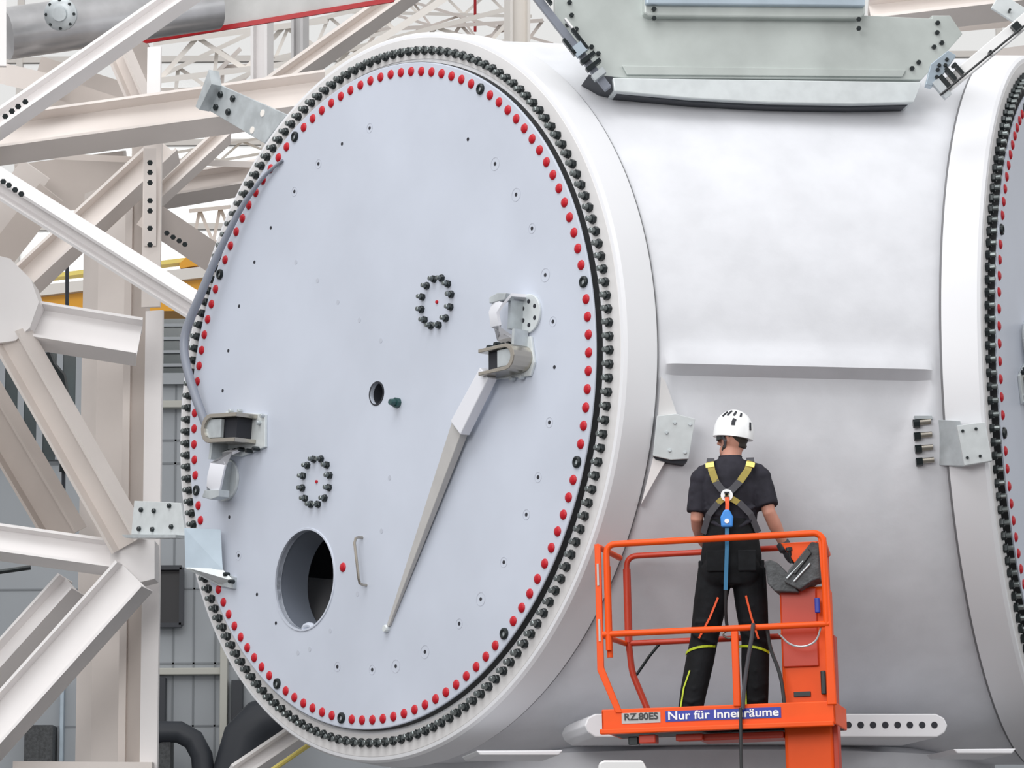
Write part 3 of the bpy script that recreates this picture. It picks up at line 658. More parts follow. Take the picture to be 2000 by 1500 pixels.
# joint and lower members
t = MB(); slab(t, WP([(-20,495),(20,505),(60,545),(76,590),(58,640),(30,665),(-20,672)], K-0.35), -VW*0.4); tag(t.build('joint_plate', M['cream2']), 'white joint plate where the beams meet at the left edge', 'plate', GL)
sb('horizontal girder from the left joint plate to the tall white column', (50,632,K-0.1), (272,668,K-0.05), 84, 0.26, 'cream2', roll=-0.45)
sb('long diagonal from the left joint plate down to the column foot joint', (22,655,K-0.3), (254,1062,K-0.3), 66, 0.26, 'cream', roll=0.45)
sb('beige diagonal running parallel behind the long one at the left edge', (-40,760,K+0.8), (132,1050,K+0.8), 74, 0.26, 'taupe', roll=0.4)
sb('horizontal girder at mid height running from the left edge to the column foot joint', (-20,1056,K-0.2), (222,1090,K-0.1), 62, 0.24, 'cream2', roll=-0.35)
t = MB(); slab(t, WP([(214,1062),(250,1050),(302,1056),(302,1130),(262,1140),(216,1112)], K-0.25), -VW*0.3); tag(t.build('joint_plate', M['cream2']), 'white joint plate on the tall column where two diagonals meet', 'plate', GL)
sb('wide white diagonal climbing from the lower left corner to the column joint', (-30,1450,K-0.3), (262,1125,K-0.3), 84, 0.26, 'cream2', roll=-0.4)
sb('shorter diagonal above the wide white one near the lower left edge', (-30,1330,K+0.6), (140,1142,K+0.6), 52, 0.24, 'cream2', roll=-0.6)
sb('horizontal beam along the bottom edge between the left corner and column', (30,1496,K), (300,1498,K), 20, 0.3, 'cream', kind='B')
sb('pale beam end poking out under the bottom left of the big flange', (455,1520,23.2), (640,1395,24.0), 38, 0.2, 'cream2', roll=-0.3)
t = MB(); t.tube([W(520,1512,23.0), W(640,1430,23.6)], 0.018, 8); tag(t.build('yellow_hose', M['yellow2'], smooth=True), 'thin yellow line beside the pale beam end under the big flange', 'hose')
# foil clad pipe, its clamp, and the grey crane girder with a red lower edge
r_ = thing('insulated_pipe', 'fat silver pipe with a round access cap crossing the top left corner', 'pipe', tuple(W(180,60,K+1.5)))
beam('pipe_shell', None, None, (10,66,K+1.2), (420,8,K+2.0), 108, 0.1, 'pipe', 0, 0.02, 'O', parent=r_)
c = W(120,28,K+0.85); b = MB(); b.lathe([(0,0),(0.13,0),(0.13,0.05),(0.10,0.07),(0.06,0.07),(0.055,0.1),(0,0.1)], frame(c, -d2w((0.05,-0.1,1))), 24); cp = b.build('access_cap', M['galv'], r_, smooth=True)
for k in range(8):
    a = 2*PI*k/8; mm = frame(c, -d2w((0.05,-0.1,1))); bolt(cp, mm @ Vector((0.11*math.cos(a), 0.11*math.sin(a), 0.05)), mm.col[2].to_3d(), 0.014, 0.02)
r_ = thing('crane_girder', 'grey girder with a thin red lower edge crossing the top left', 'girder', tuple(W(500,20,K+2.5)))
p4 = [(262,80),(330,40),(420,-20),(790,-30),(770,-4)]
b = MB(); slab(b, WP(p4, K+2.4), -VW*0.08); b.build('girder_face', M['girder'], r_)
b = MB(); slab(b, WP([(264,78),(768,-6),(770,3),(262,88)], K+2.38), -VW*0.02); b.build('red_edge', M['redpaint'], r_)
b = MB(); slab(b, WP([(240,92),(264,78),(290,86),(286,165),(240,100)], K+2.3), -VW*0.3); b.build('end_stop', M['taupe'], r_)
# ---------------------------------------------------------------- right background beams
GR = 'steel members above the right neck'
beam('steel_beam', 'pinkish grey girder with white lower flange behind the right end of the top frame', 'beam', (1700,30,26), (2040,-10,26), 62, 0.3, 'cream', -0.6, 0.03, 'I', GR)
beam('steel_beam', 'taupe beam running level to the right of the top frame', 'beam', (1868,50,27), (2040,35,27), 26, 0.3, 'taupe', 0, 0.03, 'B', GR)
beam('steel_beam', 'pale beam low behind the white brace strut at the right edge', 'beam', (1930,108,27), (2040,92,27), 20, 0.3, 'cream', 0, 0.03, 'B', GR)
beam('steel_beam', 'white beam along the very top above the left part of the top frame', 'beam', (1128,14,26), (1262,14,26), 36, 0.2, 'cream2', 0, 0.03, 'B', GR)
# ---------------------------------------------------------------- yellow crane bridge, far behind
YC = 40
r_ = thing('crane_bridge', 'long yellow crane bridge passing behind the frame and the left flange rim', 'crane', tuple(W(350,606,YC)))
b = MB(); slab(b, WP([(0,566),(900,462),(900,486),(0,586)], YC), -VW*0.5); b.build('upper_flange', M['farwhite'], r_)
b = MB(); slab(b, WP([(0,584),(900,484),(900,604),(0,609)], YC+0.1), -VW*0.5); b.build('web', M['yellow'], r_)
b = MB(); slab(b, WP([(0,546),(900,440),(900,448),(0,554)], YC+0.1), -VW*0.2); b.build('handrail', M['yellow2'], r_)
t = MB(); slab(t, WP([(350,515),(372,495),(395,502),(390,518),(352,524)], YC), -VW*0.4); tag(t.build('crane_trolley', M['yellow']), 'small orange yellow trolley between the beams left of the flange', 'trolley')
# ---------------------------------------------------------------- roof trusses, white against the bright glazing
def lat(label, x0, y0, x1, y1, hpx, n_, dpt, cw=8, bw=6, m='farwhite', vert=False):
    root = thing('roof_truss', label, 'truss', tuple(W((x0+x1)/2, (y0+y1)/2, dpt)), 'roof trusses behind the big flange')
    ang_ = math.atan2(y1-y0, x1-x0); nx_, ny_ = -math.sin(ang_), math.cos(ang_)
    q0 = [(x0+(x1-x0)*k/n_, y0+(y1-y0)*k/n_) for k in range(n_+1)]
    for o_ in (0, hpx): beam('chord', None, None, (x0+nx_*o_, y0+ny_*o_, dpt), (x1+nx_*o_, y1+ny_*o_, dpt), cw, 0.15, m, 0, 0.02, 'B', parent=root)
    for k in range(n_):
        a0, b0 = q0[k], q0[k+1]
        if k % 2: beam('brace', None, None, (a0[0],a0[1],dpt+0.1), (b0[0]+nx_*hpx, b0[1]+ny_*hpx, dpt+0.1), bw, 0.1, m, 0, 0.02, 'B', parent=root)
        else: beam('brace', None, None, (a0[0]+nx_*hpx, a0[1]+ny_*hpx, dpt+0.1), (b0[0],b0[1],dpt+0.1), bw, 0.1, m, 0, 0.02, 'B', parent=root)
    return root
lat('roof truss just left of the broad white post, behind the upper left bracket', 310, 150, 500, 60, 70, 5, 38, 9, 8)
lat('roof truss low behind the upper left bracket', 300, 175, 520, 172, 34, 6, 42, 7, 6, 'cream')
lat('roof truss rising right of the broad white post', 525, 60, 760, 5, 55, 6, 40, 8, 7)
lat('roof truss near the top centre above the flange rim', 700, 60, 1060, 40, 48, 9, 44, 8, 7, 'cream')
lat('small roof truss at the very top centre', 640, -20, 1040, -10, 42, 9, 48, 7, 6)
lat('coarse roof truss high behind the red edged girder', 300, 84, 640, 40, 74, 4, 37, 12, 10)
lat('steep roof truss left of the broad white post', 330, 235, 470, 95, 46, 4, 39, 9, 8, 'cream')
lat('coarse roof truss across the top centre, right of the posts', 600, 118, 1020, 10, 60, 5, 41, 10, 8)
lat('fine roof truss dropping to the right at the top centre', 760, -10, 1080, 86, 34, 7, 45, 6, 5, 'cream')
lat('roof truss in the bright gap under the big horizontal girder', 330, 300, 520, 268, 30, 4, 43, 6, 5)
lat('roof truss in the gap between the column and the flange rim', 370, 412, 450, 404, 66, 4, 42, 8, 7, 'cream')
beam('roof_post', 'broad white post standing above the big flange at upper left centre', 'post', (512,-20,33), (512,190,33), 36, 0.25, 'cream2', 0.3, 0.03, 'I', None)
beam('roof_post', 'greyish slimmer post right of the broad white post', 'post', (586,20,36), (586,150,36), 26, 0.25, 'ring', 0.3, 0.03, 'I', None)
beam('roof_post', 'pale post above the top right part of the big flange rim', 'post', (1010,-20,36), (1010,140,36), 44, 0.25, 'farwhite', 0.3, 0.03, 'I', None)
beam('roof_rafter', 'long beige rafter climbing from the flange rim to the top centre', 'rafter', (520,182,30), (800,-16,31), 36, 0.25, 'cream', -0.5, 0.03, 'I', None)
beam('roof_rafter', 'paler rafter running just below the long beige one to the top centre', 'rafter', (585,178,32), (880,-10,33), 14, 0.2, 'farwhite', 0, 0.03, 'B', None)
t = MB(); t.tube([W(928,-10,46), W(928,62,46)], 0.02, 8); tag(t.build('sprinkler_pipe', M['redpaint'], smooth=True), 'thin red vertical pipe above the centre of the flange top', 'pipe')
# ---------------------------------------------------------------- rear hall wall: panels below, glazing above
YW = 52.0
def yx(px, py):                               # point on the rear wall plane
    r0 = Vector((0,0,CAMH)); dr = d2w(((px-1000)/F, (py-750)/F, 1)); return r0+dr*(YW/dr.y)
zt = yx(350, 612).z
b = MB(); b.box((0, YW+0.15, zt/2), 60, 0.3, zt); wl = struct(b.build('wall_rear', M['wall']))
b = MB()
for px in (160, 338, 378, 420, 468, 520): p = yx(px, 1300); b.box((p.x, YW-0.005, zt/2), 0.03, 0.012, zt)
for py in (860, 905, 1150, 1296, 1418): p = yx(350, py); b.box((0, YW-0.005, p.z), 60, 0.012, 0.03)
struct(b.build('trim_1', M['wallseam']))
x0, x1 = yx(300, 680).x, yx(378, 680).x; z0, z1 = yx(340, 742).z, yx(340, 612).z
b = MB(); b.box(((x0+x1)/2, YW-0.06, (z0+z1)/2), x1-x0, 0.06, z1-z0); wn = struct(b.build('window_1', M['winglass']))
b = MB(); zz = z0
for k in range(5): b.box(((x0+x1)/2, YW-0.11, z0+(z1-z0)*k/5), x1-x0, 0.05, 0.05 if k else 0.18)
b.build('window_frame', M['wall'], wn)
x0, x1 = yx(-30, 680).x, yx(232, 680).x; z0, z1 = yx(100, 900).z, yx(100, 690).z
b = MB(); b.box(((x0+x1)/2, YW-0.06, (z0+z1)/2), x1-x0, 0.06, z1-z0); wn = struct(b.build('window_2', M['winglass']))
b = MB()
for k in range(8): b.box((x0+(x1-x0)*k/7, YW-0.11, (z0+z1)/2), 0.10, 0.05, z1-z0)
b.build('window_frame', M['wall'], wn)
# glazing above the wall: slim mullions against the daylight
b = MB(); zg = zt+9
for k in range(31): b.box((-30+2*k, YW+0.1, (zt+zg)/2), 0.10, 0.12, zg-zt)
for k in range(7): b.box((0, YW+0.12, zt+0.05+1.4*k), 60, 0.10, 0.10)
g = struct(b.build('window_3', M['farwhite']))
b = MB(); b.box((0, YW+0.17, (zt+zg)/2), 60, 0.01, zg-zt); b.build('glazing', M['pane'], g)
# rails and shutter against the lower wall
def wallbox(name, label, cat, px0, py0, px1, py1, dep, m, off=0.0):
    p, q = yx(px0, py1), yx(px1, py0); b = MB(); b.box(((p.x+q.x)/2, YW-off-dep/2, (p.z+q.z)/2), abs(q.x-p.x), dep, abs(q.z-p.z)); return tag(b.build(name, M[m], bevel=0.01), label, cat)
r_ = thing('roller_shutter', 'small black shuttered opening between the column and the lower left rim', 'shutter', tuple(yx(330,1225)))
p, q = yx(300, 1224), yx(358, 1112)
b = MB(); b.box(((p.x+q.x)/2, YW-0.06, (p.z+q.z)/2), q.x-p.x, 0.12, q.z-p.z); b.build('panel', M['darkframe'], r_)
b = MB()
for k in (0, 1): b.box((p.x+(q.x-p.x)*k, YW-0.22, (p.z+q.z)/2), 0.07, 0.1, q.z-p.z)
for k in (0, 1): b.box(((p.x+q.x)/2, YW-0.22, p.z+(q.z-p.z)*k), q.x-p.x, 0.1, 0.07)
b.build('shutter_frame', M['hose'], r_)
wallbox('wall_rail', 'pale horizontal rail on the rear wall beside the tall white column', 'rail', 300, 786, 362, 800, 0.2, 'ivory')
wallbox('wall_rail', 'ivory rail low on the rear wall, ending at the ivory post', 'rail', 298, 1306, 436, 1320, 0.2, 'ivory')
wallbox('wall_post', 'ivory post at the bottom, left of the lower flange rim', 'post', 430, 1240, 447, 1560, 0.25, 'ivory')
wallbox('wall_post', 'dark narrow post right beside the ivory post under the rim', 'post', 452, 1330, 476, 1560, 0.2, 'hose')
wallbox('wall_post', 'dark grey strip post just right of the tall column near the bottom', 'post', 306, 1325, 326, 1440, 0.2, 'hose')
t = MB(); pts = [(296,1452),(330,1440),(365,1440),(392,1455),(408,1485),(414,1540)]
t.tube([yx(x, y)+Vector((0,-1.2,0)) for x, y in pts], 0.17, 16); tag(t.build('duct_hose', M['hose'], smooth=True), 'dark thick duct hose arching at the bottom between column and ivory post', 'hose')
t = MB(); p = yx(330, 1500)+Vector((0,-1.0,0)); b = t; b.box((p.x-0.1, p.y, p.z-0.1), 0.5, 0.5, 0.9); tag(b.build('machine_box', M['greybox']), 'dark machine housing under the arching hose at the bottom', 'machine')
t = MB(); t.tube([yx(x, y)+Vector((0,-1.2,0)) for x, y in [(470,1520),(490,1450),(520,1420),(560,1405),(600,1400)]], 0.34, 16); tag(t.build('duct_elbow', M['hose'], smooth=True), 'dark curved duct elbow below the bottom left of the big flange', 'duct')
wallbox('floor_cabinet', 'dark cabinet at the bottom left between the diagonal and the column', 'cabinet', 55, 1420, 112, 1520, 0.5, 'greybox')
r_ = wallbox('wall_post', 'light blue grey pipe post left of the wide beige column', 'post', 116, 1330, 128, 1560, 0.15, 'galv_blue')
for (xa, ya, yb, lab) in ((131, 495, 610, 'grey hanging rod behind the yellow crane gap'), (124, 910, 995, 'thin grey rod with dark ends behind the two diagonals')):
    r_ = thing('hanging_rod', lab, 'rod', tuple(W(xa, (ya+yb)/2, 30)))
    b = MB(); b.tube([W(xa, ya, 30), W(xa, yb, 30)], 0.018, 8); b.build('rod', M['hose'], r_)
    b = MB(); b.cyl(W(xa, ya-5, 30), W(xa, ya+12, 30), 0.04, n=10); b.build('end_fitting', M['stud'], r_)
t = MB(); 
t.tube([W(90,690,29), W(100,715,29), W(118,735,29), W(128,790,29)], 0.05, 8); tag(t.build('cable_bundle', M['stud'], smooth=True), 'dark cable bundle right of the long diagonal, left of the beige column', 'cable')
t = MB(); t.tube([W(-10,1118,27), W(60,1108,27)], 0.02, 8); tag(t.build('grey_rod', M['stud'], smooth=True), 'dark level rod with one end under the mid height girder', 'rod')
# ---------------------------------------------------------------- orange aerial lift
DL = 19.35
base = W(1176, 1437, DL); yaw = math.radians(-12); tilt = -0.016
vx = d2w((1,0,0)); vx.z = 0; vx.normalize(); vy = Z.cross(vx)
LX = (vx*math.cos(yaw)+vy*math.sin(yaw)); LY = Z.cross(LX); LXt = (LX*math.cos(tilt)-Z*math.sin(tilt)).normalized(); LZ = LXt.cross(LY).normalized()
if LZ.z < 0: LZ = -LZ
LM = Matrix((LXt, LY, LZ)).transposed().to_4x4(); LM.translation = base
def L(x, y, z): return LM @ Vector((x, y, z))
WD, DP = 1.375, 0.60
lift = thing('aerial_lift', 'orange lift basket on a thick orange mast with the worker in it', 'lift', tuple(L(0,0,-0.1)))
def lb(name, m, c, s, parent=None, bev=0.006):
    b = MB(); b.box((0,0,0), *s); b.v = [LM @ (v+Vector(c)) for v in b.v]; return b.build(name, M[m], parent or lift, bevel=bev)
def round_path(pts, r, n=6):
    out = [Vector(pts[0])]
    for i in range(1, len(pts)-1):
        p = Vector(pts[i]); a = (Vector(pts[i-1])-p); b_ = (Vector(pts[i+1])-p); rr = min(r, a.length/2, b_.length/2); a = a.normalized()*rr; b_ = b_.normalized()*rr
        for k in range(n+1):
            u = k/n; out.append(p+a*(1-u)**2+b_*u**2)
    out.append(Vector(pts[-1])); return out
def lt(name, m, pts, r, parent=None, rr=0.07, n=12):
    b = MB(); b.tube([LM @ p for p in round_path(pts, rr)], r, n); return b.build(name, M[m], parent or lift, smooth=True)
# floor tray with toe board
lb('toe_board', 'orange', (WD/2,0.008,0.085), (WD,0.016,0.135))
lb('lower_rail', 'orange', (WD/2-0.01,0.0,0.022), (WD+0.0,0.05,0.03))
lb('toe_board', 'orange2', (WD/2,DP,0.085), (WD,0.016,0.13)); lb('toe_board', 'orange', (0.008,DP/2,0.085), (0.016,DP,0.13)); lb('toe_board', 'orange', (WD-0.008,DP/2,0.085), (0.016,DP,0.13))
lb('floor_plate', 'greybox', (WD/2,DP/2,0.03), (WD-0.03,DP-0.03,0.02))
for c, s in (((0.26,0.1,-0.025),(0.10,0.12,0.05)),((0.5,0.15,-0.02),(0.16,0.1,0.04)),((0.8,0.3,-0.02),(0.5,0.3,0.04))): lb('underframe', 'orange2', c, s)
lb('underframe', 'stud', (0.17,0.12,-0.03), (0.06,0.08,0.05))
# rails
lt('top_rail', 'orange', [(0.055,0.0,0.50),(0.055,0.0,1.128),(1.31,0,1.135),(1.345,0,1.10),(1.345,0,0.60)], 0.0195, rr=0.06)
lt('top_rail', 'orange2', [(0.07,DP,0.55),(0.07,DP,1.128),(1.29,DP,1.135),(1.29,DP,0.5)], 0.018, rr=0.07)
lt('side_rail', 'orange', [(0.0,0.02,1.12),(0.03,DP,1.12)], 0.018); lt('side_rail', 'orange', [(1.345,0.0,1.08),(1.30,DP,1.08)], 0.018)
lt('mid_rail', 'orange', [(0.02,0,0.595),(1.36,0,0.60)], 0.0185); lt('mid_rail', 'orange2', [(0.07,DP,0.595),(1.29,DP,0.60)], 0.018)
lt('side_rail', 'orange', [(0.0,0.02,0.595),(0.05,DP,0.595)], 0.016)
b = MB(); pts = [(-0.015,1.135),(0.022,1.11),(0.022,0.40),(0.125,0.13),(0.085,0.13),(-0.018,0.385)]
b.prism(pts, LM @ Matrix(((1,0,0,0),(0,0,1,0),(0,1,0,0),(0,0,0,1))), -0.008, 0.012); gp = b.build('gate_post', M['orange'], lift, bevel=0.004)
for z_ in (0.95, 0.62):
    b = MB(); b.box((0,0,0), 0.012, 0.004, 0.13); b.v = [LM @ (v+Vector((0.003,-0.012,z_))) for v in b.v]; b.build('post_slot', M['bar'], gp)
lt('rear_post', 'orange2', [(0.07,DP,0.6),(0.085,DP,0.42),(0.20,DP,0.12)], 0.020, rr=0.05); lt('rear_post', 'orange2', [(0.07,DP,0.6),(0.07,DP,1.05)], 0.024)
lt('inner_post', 'orange', [(0.055,0.03,1.0),(0.055,0.03,0.46)], 0.018)
lb('centre_post', 'orange', (0.805,0.0,0.36), (0.042,0.03,0.44))
b = MB(); b.prism([(1.315,1.11),(1.36,1.11),(1.375,0.62),(1.385,0.13),(1.33,0.13),(1.335,0.62)], LM @ Matrix(((1,0,0,0),(0,0,1,0),(0,1,0,0),(0,0,0,1))), -0.012, 0.03); b.build('corner_post', M['orange'], lift, bevel=0.005)
lt('gate_strut', 'stud', [(0.11,DP,0.40),(0.20,DP,0.52),(0.26,DP,0.585)], 0.009, rr=0.03)
# mast
zb_ = -3.0
lb('mast', 'orange', (1.20,0.26,(0.84+zb_)/2), (0.29,0.22,0.84-zb_), bev=0.02)
lb('mast_plate', 'orange2', (1.17,0.14,0.60), (0.21,0.02,0.46))
lb('mast_rail', 'orange2', (1.355,0.22,(0.55+zb_)/2), (0.03,0.14,0.55-zb_), bev=0.004)
b = MB(); b.prism([(1.08,1.10),(1.30,1.10),(1.19,0.93)], LM @ Matrix(((1,0,0,0),(0,0,1,0),(0,1,0,0),(0,0,0,1))), 0.10, 0.13); b.build('corner_gusset', M['orange'], lift, bevel=0.004)
lb('mast_latch', 'stud', (1.30,0.12,0.27), (0.03,0.03,0.14)); lb('mast_label', 'stud', (1.17,0.145,0.21), (0.10,0.004,0.03)); lb('blue_grip', 'signblue', (1.285,0.09,0.72), (0.03,0.03,0.09))
# stickers
XZ = Matrix(((1,0,0,0),(0,0,-1,0),(0,1,0,0),(0,0,0,1)))
sgn = lb('sign_sticker', 'signblue', (0.72,-0.0015,0.098), (0.68,0.003,0.062), bev=0)
sgn['label'] = 'blue sticker with white lettering'
text_mesh('Nur für Innenräume', 0.068, LM @ Matrix.Translation((0.72,-0.0045,0.099)) @ XZ, M['white'], 'sign_text', sgn, bold=0.0012, wide=0.65)
sg2 = lb('type_sticker', 'bar', (0.235,-0.0015,0.096), (0.23,0.003,0.062), bev=0)
text_mesh('RZ.80ES', 0.055, LM @ Matrix.Translation((0.235,-0.0045,0.102)) @ XZ, M['blackplastic'], 'type_text', sg2, bold=0.0015, wide=0.20)
# control box and cables
b = MB(); PM = LM @ Matrix(((1,0,0,0),(0,0,1,0),(0,1,0,0),(0,0,0,1)))
b.prism([(0.985,0.99),(1.0,0.86),(1.04,0.81),(1.18,0.80),(1.13,0.90),(1.06,0.98),(1.02,1.0)], PM, 0.06, 0.30)
b.v = [v for v in b.v]; cb = b.build('control_tray', M['greybox'], lift, bevel=0.008)
b = MB(); b.prism([(1.13,0.93),(1.27,1.09),(1.315,1.08),(1.315,0.87),(1.27,0.86),(1.19,0.81),(1.10,0.86)], PM, 0.03, 0.26); b.build('control_panel', M['greybox'], lift, bevel=0.008)
b = MB(); b.prism([(1.14,0.92),(1.25,1.05),(1.27,1.02),(1.17,0.90)], PM, 0.015, 0.05); b.build('panel_screen', M['blackplastic'], lift, bevel=0.003)
for q in ((1.12,0.88,0.03),(1.16,0.86,0.03)):
    b = MB(); b.tube([L(q[0], 0.02, q[1]), L(q[0]+0.10, 0.02, q[1]+0.10)], 0.006, 6); b.build('panel_ridge', M['galv'], lift)
b = MB(); b.tube([L(1.14,0.12,0.98), L(1.13,0.10,1.05)], 0.012, 8); b.tube([L(1.13,0.10,1.05), L(1.128,0.10,1.07)], 0.02, 10); b.build('joystick', M['blackplastic'], lift)
def cable(name, label, cat, pts, r, m):
    t = MB(); t.tube(round_path([L(*p) for p in pts], 0.12, 8), r, 8); return tag(t.build(name, M[m], smooth=True), label, cat)
cable('power_cable', 'black cable hanging from the lift floor down past the bottom edge', 'cable', [(0.83,-0.035,0.13),(0.825,-0.035,0.0),(0.815,-0.03,-0.6)], 0.010, 'blackplastic')
cable('grey_strap', 'grey strap hanging inside the basket in front of the right leg', 'strap', [(0.92,-0.03,0.62),(0.91,-0.03,0.55),(0.86,-0.03,0.30),(0.84,-0.03,0.12)], 0.012, 'webbing')
cable('black_cord', 'black cord hanging from the control tray beside the right leg', 'cord', [(0.99,0.05,0.60),(1.0,0.06,0.48),(1.06,0.06,0.32),(1.075,0.06,0.14)], 0.011, 'blackplastic')
cable('safety_chain', 'thin grey chain sagging across the front of the orange mast', 'chain', [(1.06,0.02,0.56),(1.12,0.02,0.49),(1.20,0.02,0.47),(1.28,0.02,0.50),(1.31,0.02,0.59)], 0.006, 'galv')
t = MB(); p = W(1172,1487,19.2); q = W(1258,1487,19.2); slab(t, WP([(1170,1490),(1180,1485),(1255,1485),(1262,1498),(1266,1540),(1168,1540)], 19.2), -VW*0.3); tag(t.build('white_housing', M['white'], bevel=0.01), 'white housing edge at the bottom, left of the orange mast', 'housing')
# ---------------------------------------------------------------- the worker
PS = 334.0
pb = L(0.805, 0.27, 0.045)                    # floor under the worker
vd = (pb-Vector((0,0,CAMH))); vd.z = 0; vd.normalize(); rx_ = vd.cross(Z)
PMx = Matrix((rx_, vd, Z)).transposed().to_4x4(); PMx.translation = pb
PMs = Matrix.Diagonal((0.98,1.0,1.038,1.0))
off = (W(1432, 1300, (pb-Vector((0,0,CAMH))).dot(d2w((0,0,1)))) - pb).dot(rx_); PMx.translation = pb + rx_*off; PMx = PMx @ PMs
def Q(x, y, z): return PMx @ Vector((x, y, z))
def Qv(p): return PMx @ Vector(p)
def remesh(mb, name, m, parent, vox, smooth_it=4, ratio=None):
    me = bpy.data.meshes.new('tmp'); me.from_pydata([tuple(v) for v in mb.v], [], mb.f); bm = bmesh.new(); bm.from_mesh(me)
    bmesh.ops.recalc_face_normals(bm, faces=bm.faces); bm.to_mesh(me); bm.free()
    o = bpy.data.objects.new('tmp', me); C.objects.link(o)
    r = o.modifiers.new('r', 'REMESH'); r.mode = 'VOXEL'; r.voxel_size = vox; r.use_smooth_shade = True
    if smooth_it: s_ = o.modifiers.new('s', 'SMOOTH'); s_.factor = 0.5; s_.iterations = smooth_it
    bpy.context.view_layer.update(); dg = bpy.context.evaluated_depsgraph_get(); me2 = bpy.data.meshes.new_from_object(o.evaluated_get(dg))
    bpy.data.objects.remove(o); me2.materials.clear(); me2.materials.append(m)
    loc = parent_loc(parent)
    for v in me2.vertices: v.co = (PMx @ v.co)-loc
    ob = bpy.data.objects.new(name, me2); C.objects.link(ob); ob.parent = parent
    for p in me2.polygons: p.use_smooth = True
    return ob
def ell(mb, secs, n=24):                      # (cx, cy, z, rx, ry) elliptical sections
    mb.ring_loft([[Vector((cx+a*math.cos(2*PI*k/n), cy+b_*math.sin(2*PI*k/n), z)) for k in range(n)] for cx, cy, z, a, b_ in secs])
def ball(mb, c, rx, ry, rz, n=16, tilt=None):
    c = Vector(c); rings = []
    for i in range(1, n):
        ph = PI*i/n; rings.append([c+Vector((rx*math.sin(ph)*math.cos(2*PI*k/20), ry*math.sin(ph)*math.sin(2*PI*k/20), rz*math.cos(ph))) for k in range(20)])
    mb.ring_loft(rings)
person = thing('person', 'worker seen from behind in white helmet, charcoal shirt and black work trousers', 'person', tuple(pb))
# joints (x right, y away from camera, z up)
LSh, RSh = Vector((-0.172,0.0,1.430)), Vector((0.182,0.0,1.435))
LEl, REl = Vector((-0.205,-0.01,1.19)), Vector((0.235,-0.04,1.215))
LWr, RWr = Vector((-0.19,0.20,1.10)), Vector((0.325,0.06,1.035))
HipL, HipR = Vector((-0.095,0,0.90)), Vector((0.10,0,0.90))
KnL, KnR = Vector((-0.175,0.035,0.49)), Vector((0.135,0.035,0.49))
AnL, AnR = Vector((-0.265,-0.01,0.10)), Vector((0.130,-0.01,0.10))
hc = Vector((0.028,0.03,1.665))               # head centre
hd = Vector((-0.86,0.50,0.02)).normalized()   # where the face looks: to the left and away
hs = Vector((0,0,1)).cross(hd).normalized()
body = MB()
ell(body, [(0.0,0.0,0.84,0.13,0.10),(0.0,0,0.95,0.155,0.115),(0.0,0,1.10,0.135,0.10),(0,0,1.28,0.155,0.11),(0,0,1.40,0.155,0.10),(0,0,1.46,0.10,0.08),(0.005,0.0,1.53,0.06,0.06)])
body.tube([(0.003,0.0,1.48),(0.014,0.012,1.56),(0.024,0.02,1.62)], [0.068,0.060,0.058], 16)
ball(body, hc, 0.078, 0.09, 0.108)
# face: jaw, nose, brow, ear, mouth set along the looking direction
jaw = hc+hd*0.045+Vector((0,0,-0.075)); ball(body, jaw, 0.05, 0.05, 0.05)
body.tube([hc+hd*0.085+Vector((0,0,0.01)), hc+hd*0.110+Vector((0,0,-0.030)), hc+hd*0.085+Vector((0,0,-0.036))], [0.010,0.014,0.010], 10)
body.tube([hc+hd*0.082+hs*0.035+Vector((0,0,0.02)), hc+hd*0.092+Vector((0,0,0.022)), hc+hd*0.082-hs*0.035+Vector((0,0,0.02))], 0.010, 8)
body.tube([hc+hd*0.082+hs*0.022+Vector((0,0,-0.062)), hc+hd*0.092+Vector((0,0,-0.062)), hc+hd*0.082-hs*0.022+Vector((0,0,-0.062))], 0.008, 8)
for sg_ in (1,-1): ball(body, hc+hs*0.080*sg_-hd*0.008+Vector((0,0,-0.015)), 0.012, 0.018, 0.030, 10)
for S, E_, Wr in ((LSh,LEl,LWr),(RSh,REl,RWr)):
    body.tube([S, S.lerp(E_,0.5), E_, E_.lerp(Wr,0.35), Wr], [0.055,0.047,0.040,0.042,0.027], 16)
    ball(body, S, 0.058, 0.058, 0.058)
for H, Kn, An in ((HipL,KnL,AnL),(HipR,KnR,AnR)):
    body.tube([H, H.lerp(Kn,0.5), Kn, Kn.lerp(An,0.3), An], [0.088,0.075,0.056,0.056,0.036], 16)
    body.tube([An+Vector((0,-0.03,-0.06)), An+Vector((0,0.05,-0.065)), An+Vector((0,0.15,-0.075))], [0.035,0.04,0.03], 12)
# hands: palm, four fingers curled over what they hold, thumb from the side of the palm
def hand(mb, wr, dirn, side, curl, sc_=1.0, nails=None):
    dirn = Vector(dirn).normalized(); side = Vector(side); side = (side-dirn*side.dot(dirn)).normalized(); dn = dirn.cross(side).normalized()*curl
    pc = wr+dirn*0.045*sc_
    mb.tube([wr-dirn*0.01, wr+dirn*0.02, wr+dirn*0.05, wr+dirn*0.085], [0.025,0.030,0.036,0.034], 14)
    for k, ln in enumerate((0.072,0.082,0.078,0.062)):
        o_ = side*(0.030-0.020*k); p0 = wr+dirn*0.08+o_; p1 = p0+dirn*ln*0.42+dn*0.008; p2 = p1+dirn*ln*0.15+dn*ln*0.34; p3 = p2-dirn*ln*0.12+dn*ln*0.22
        mb.tube([p0-dirn*0.02, p0, p1, p2, p3], [0.010,0.0100,0.0092,0.0086,0.0074], 8)
    t0 = wr+dirn*0.025+side*0.026; t1 = t0+dirn*0.03+side*0.022+dn*0.012; t2 = t1+dirn*0.028+side*0.002+dn*0.018
    mb.tube([t0-side*0.01, t0, t1, t2], [0.013,0.0125,0.011,0.009], 8)
hand(body, LWr, (0.3,0.55,-0.15), (0,0,1), 1)
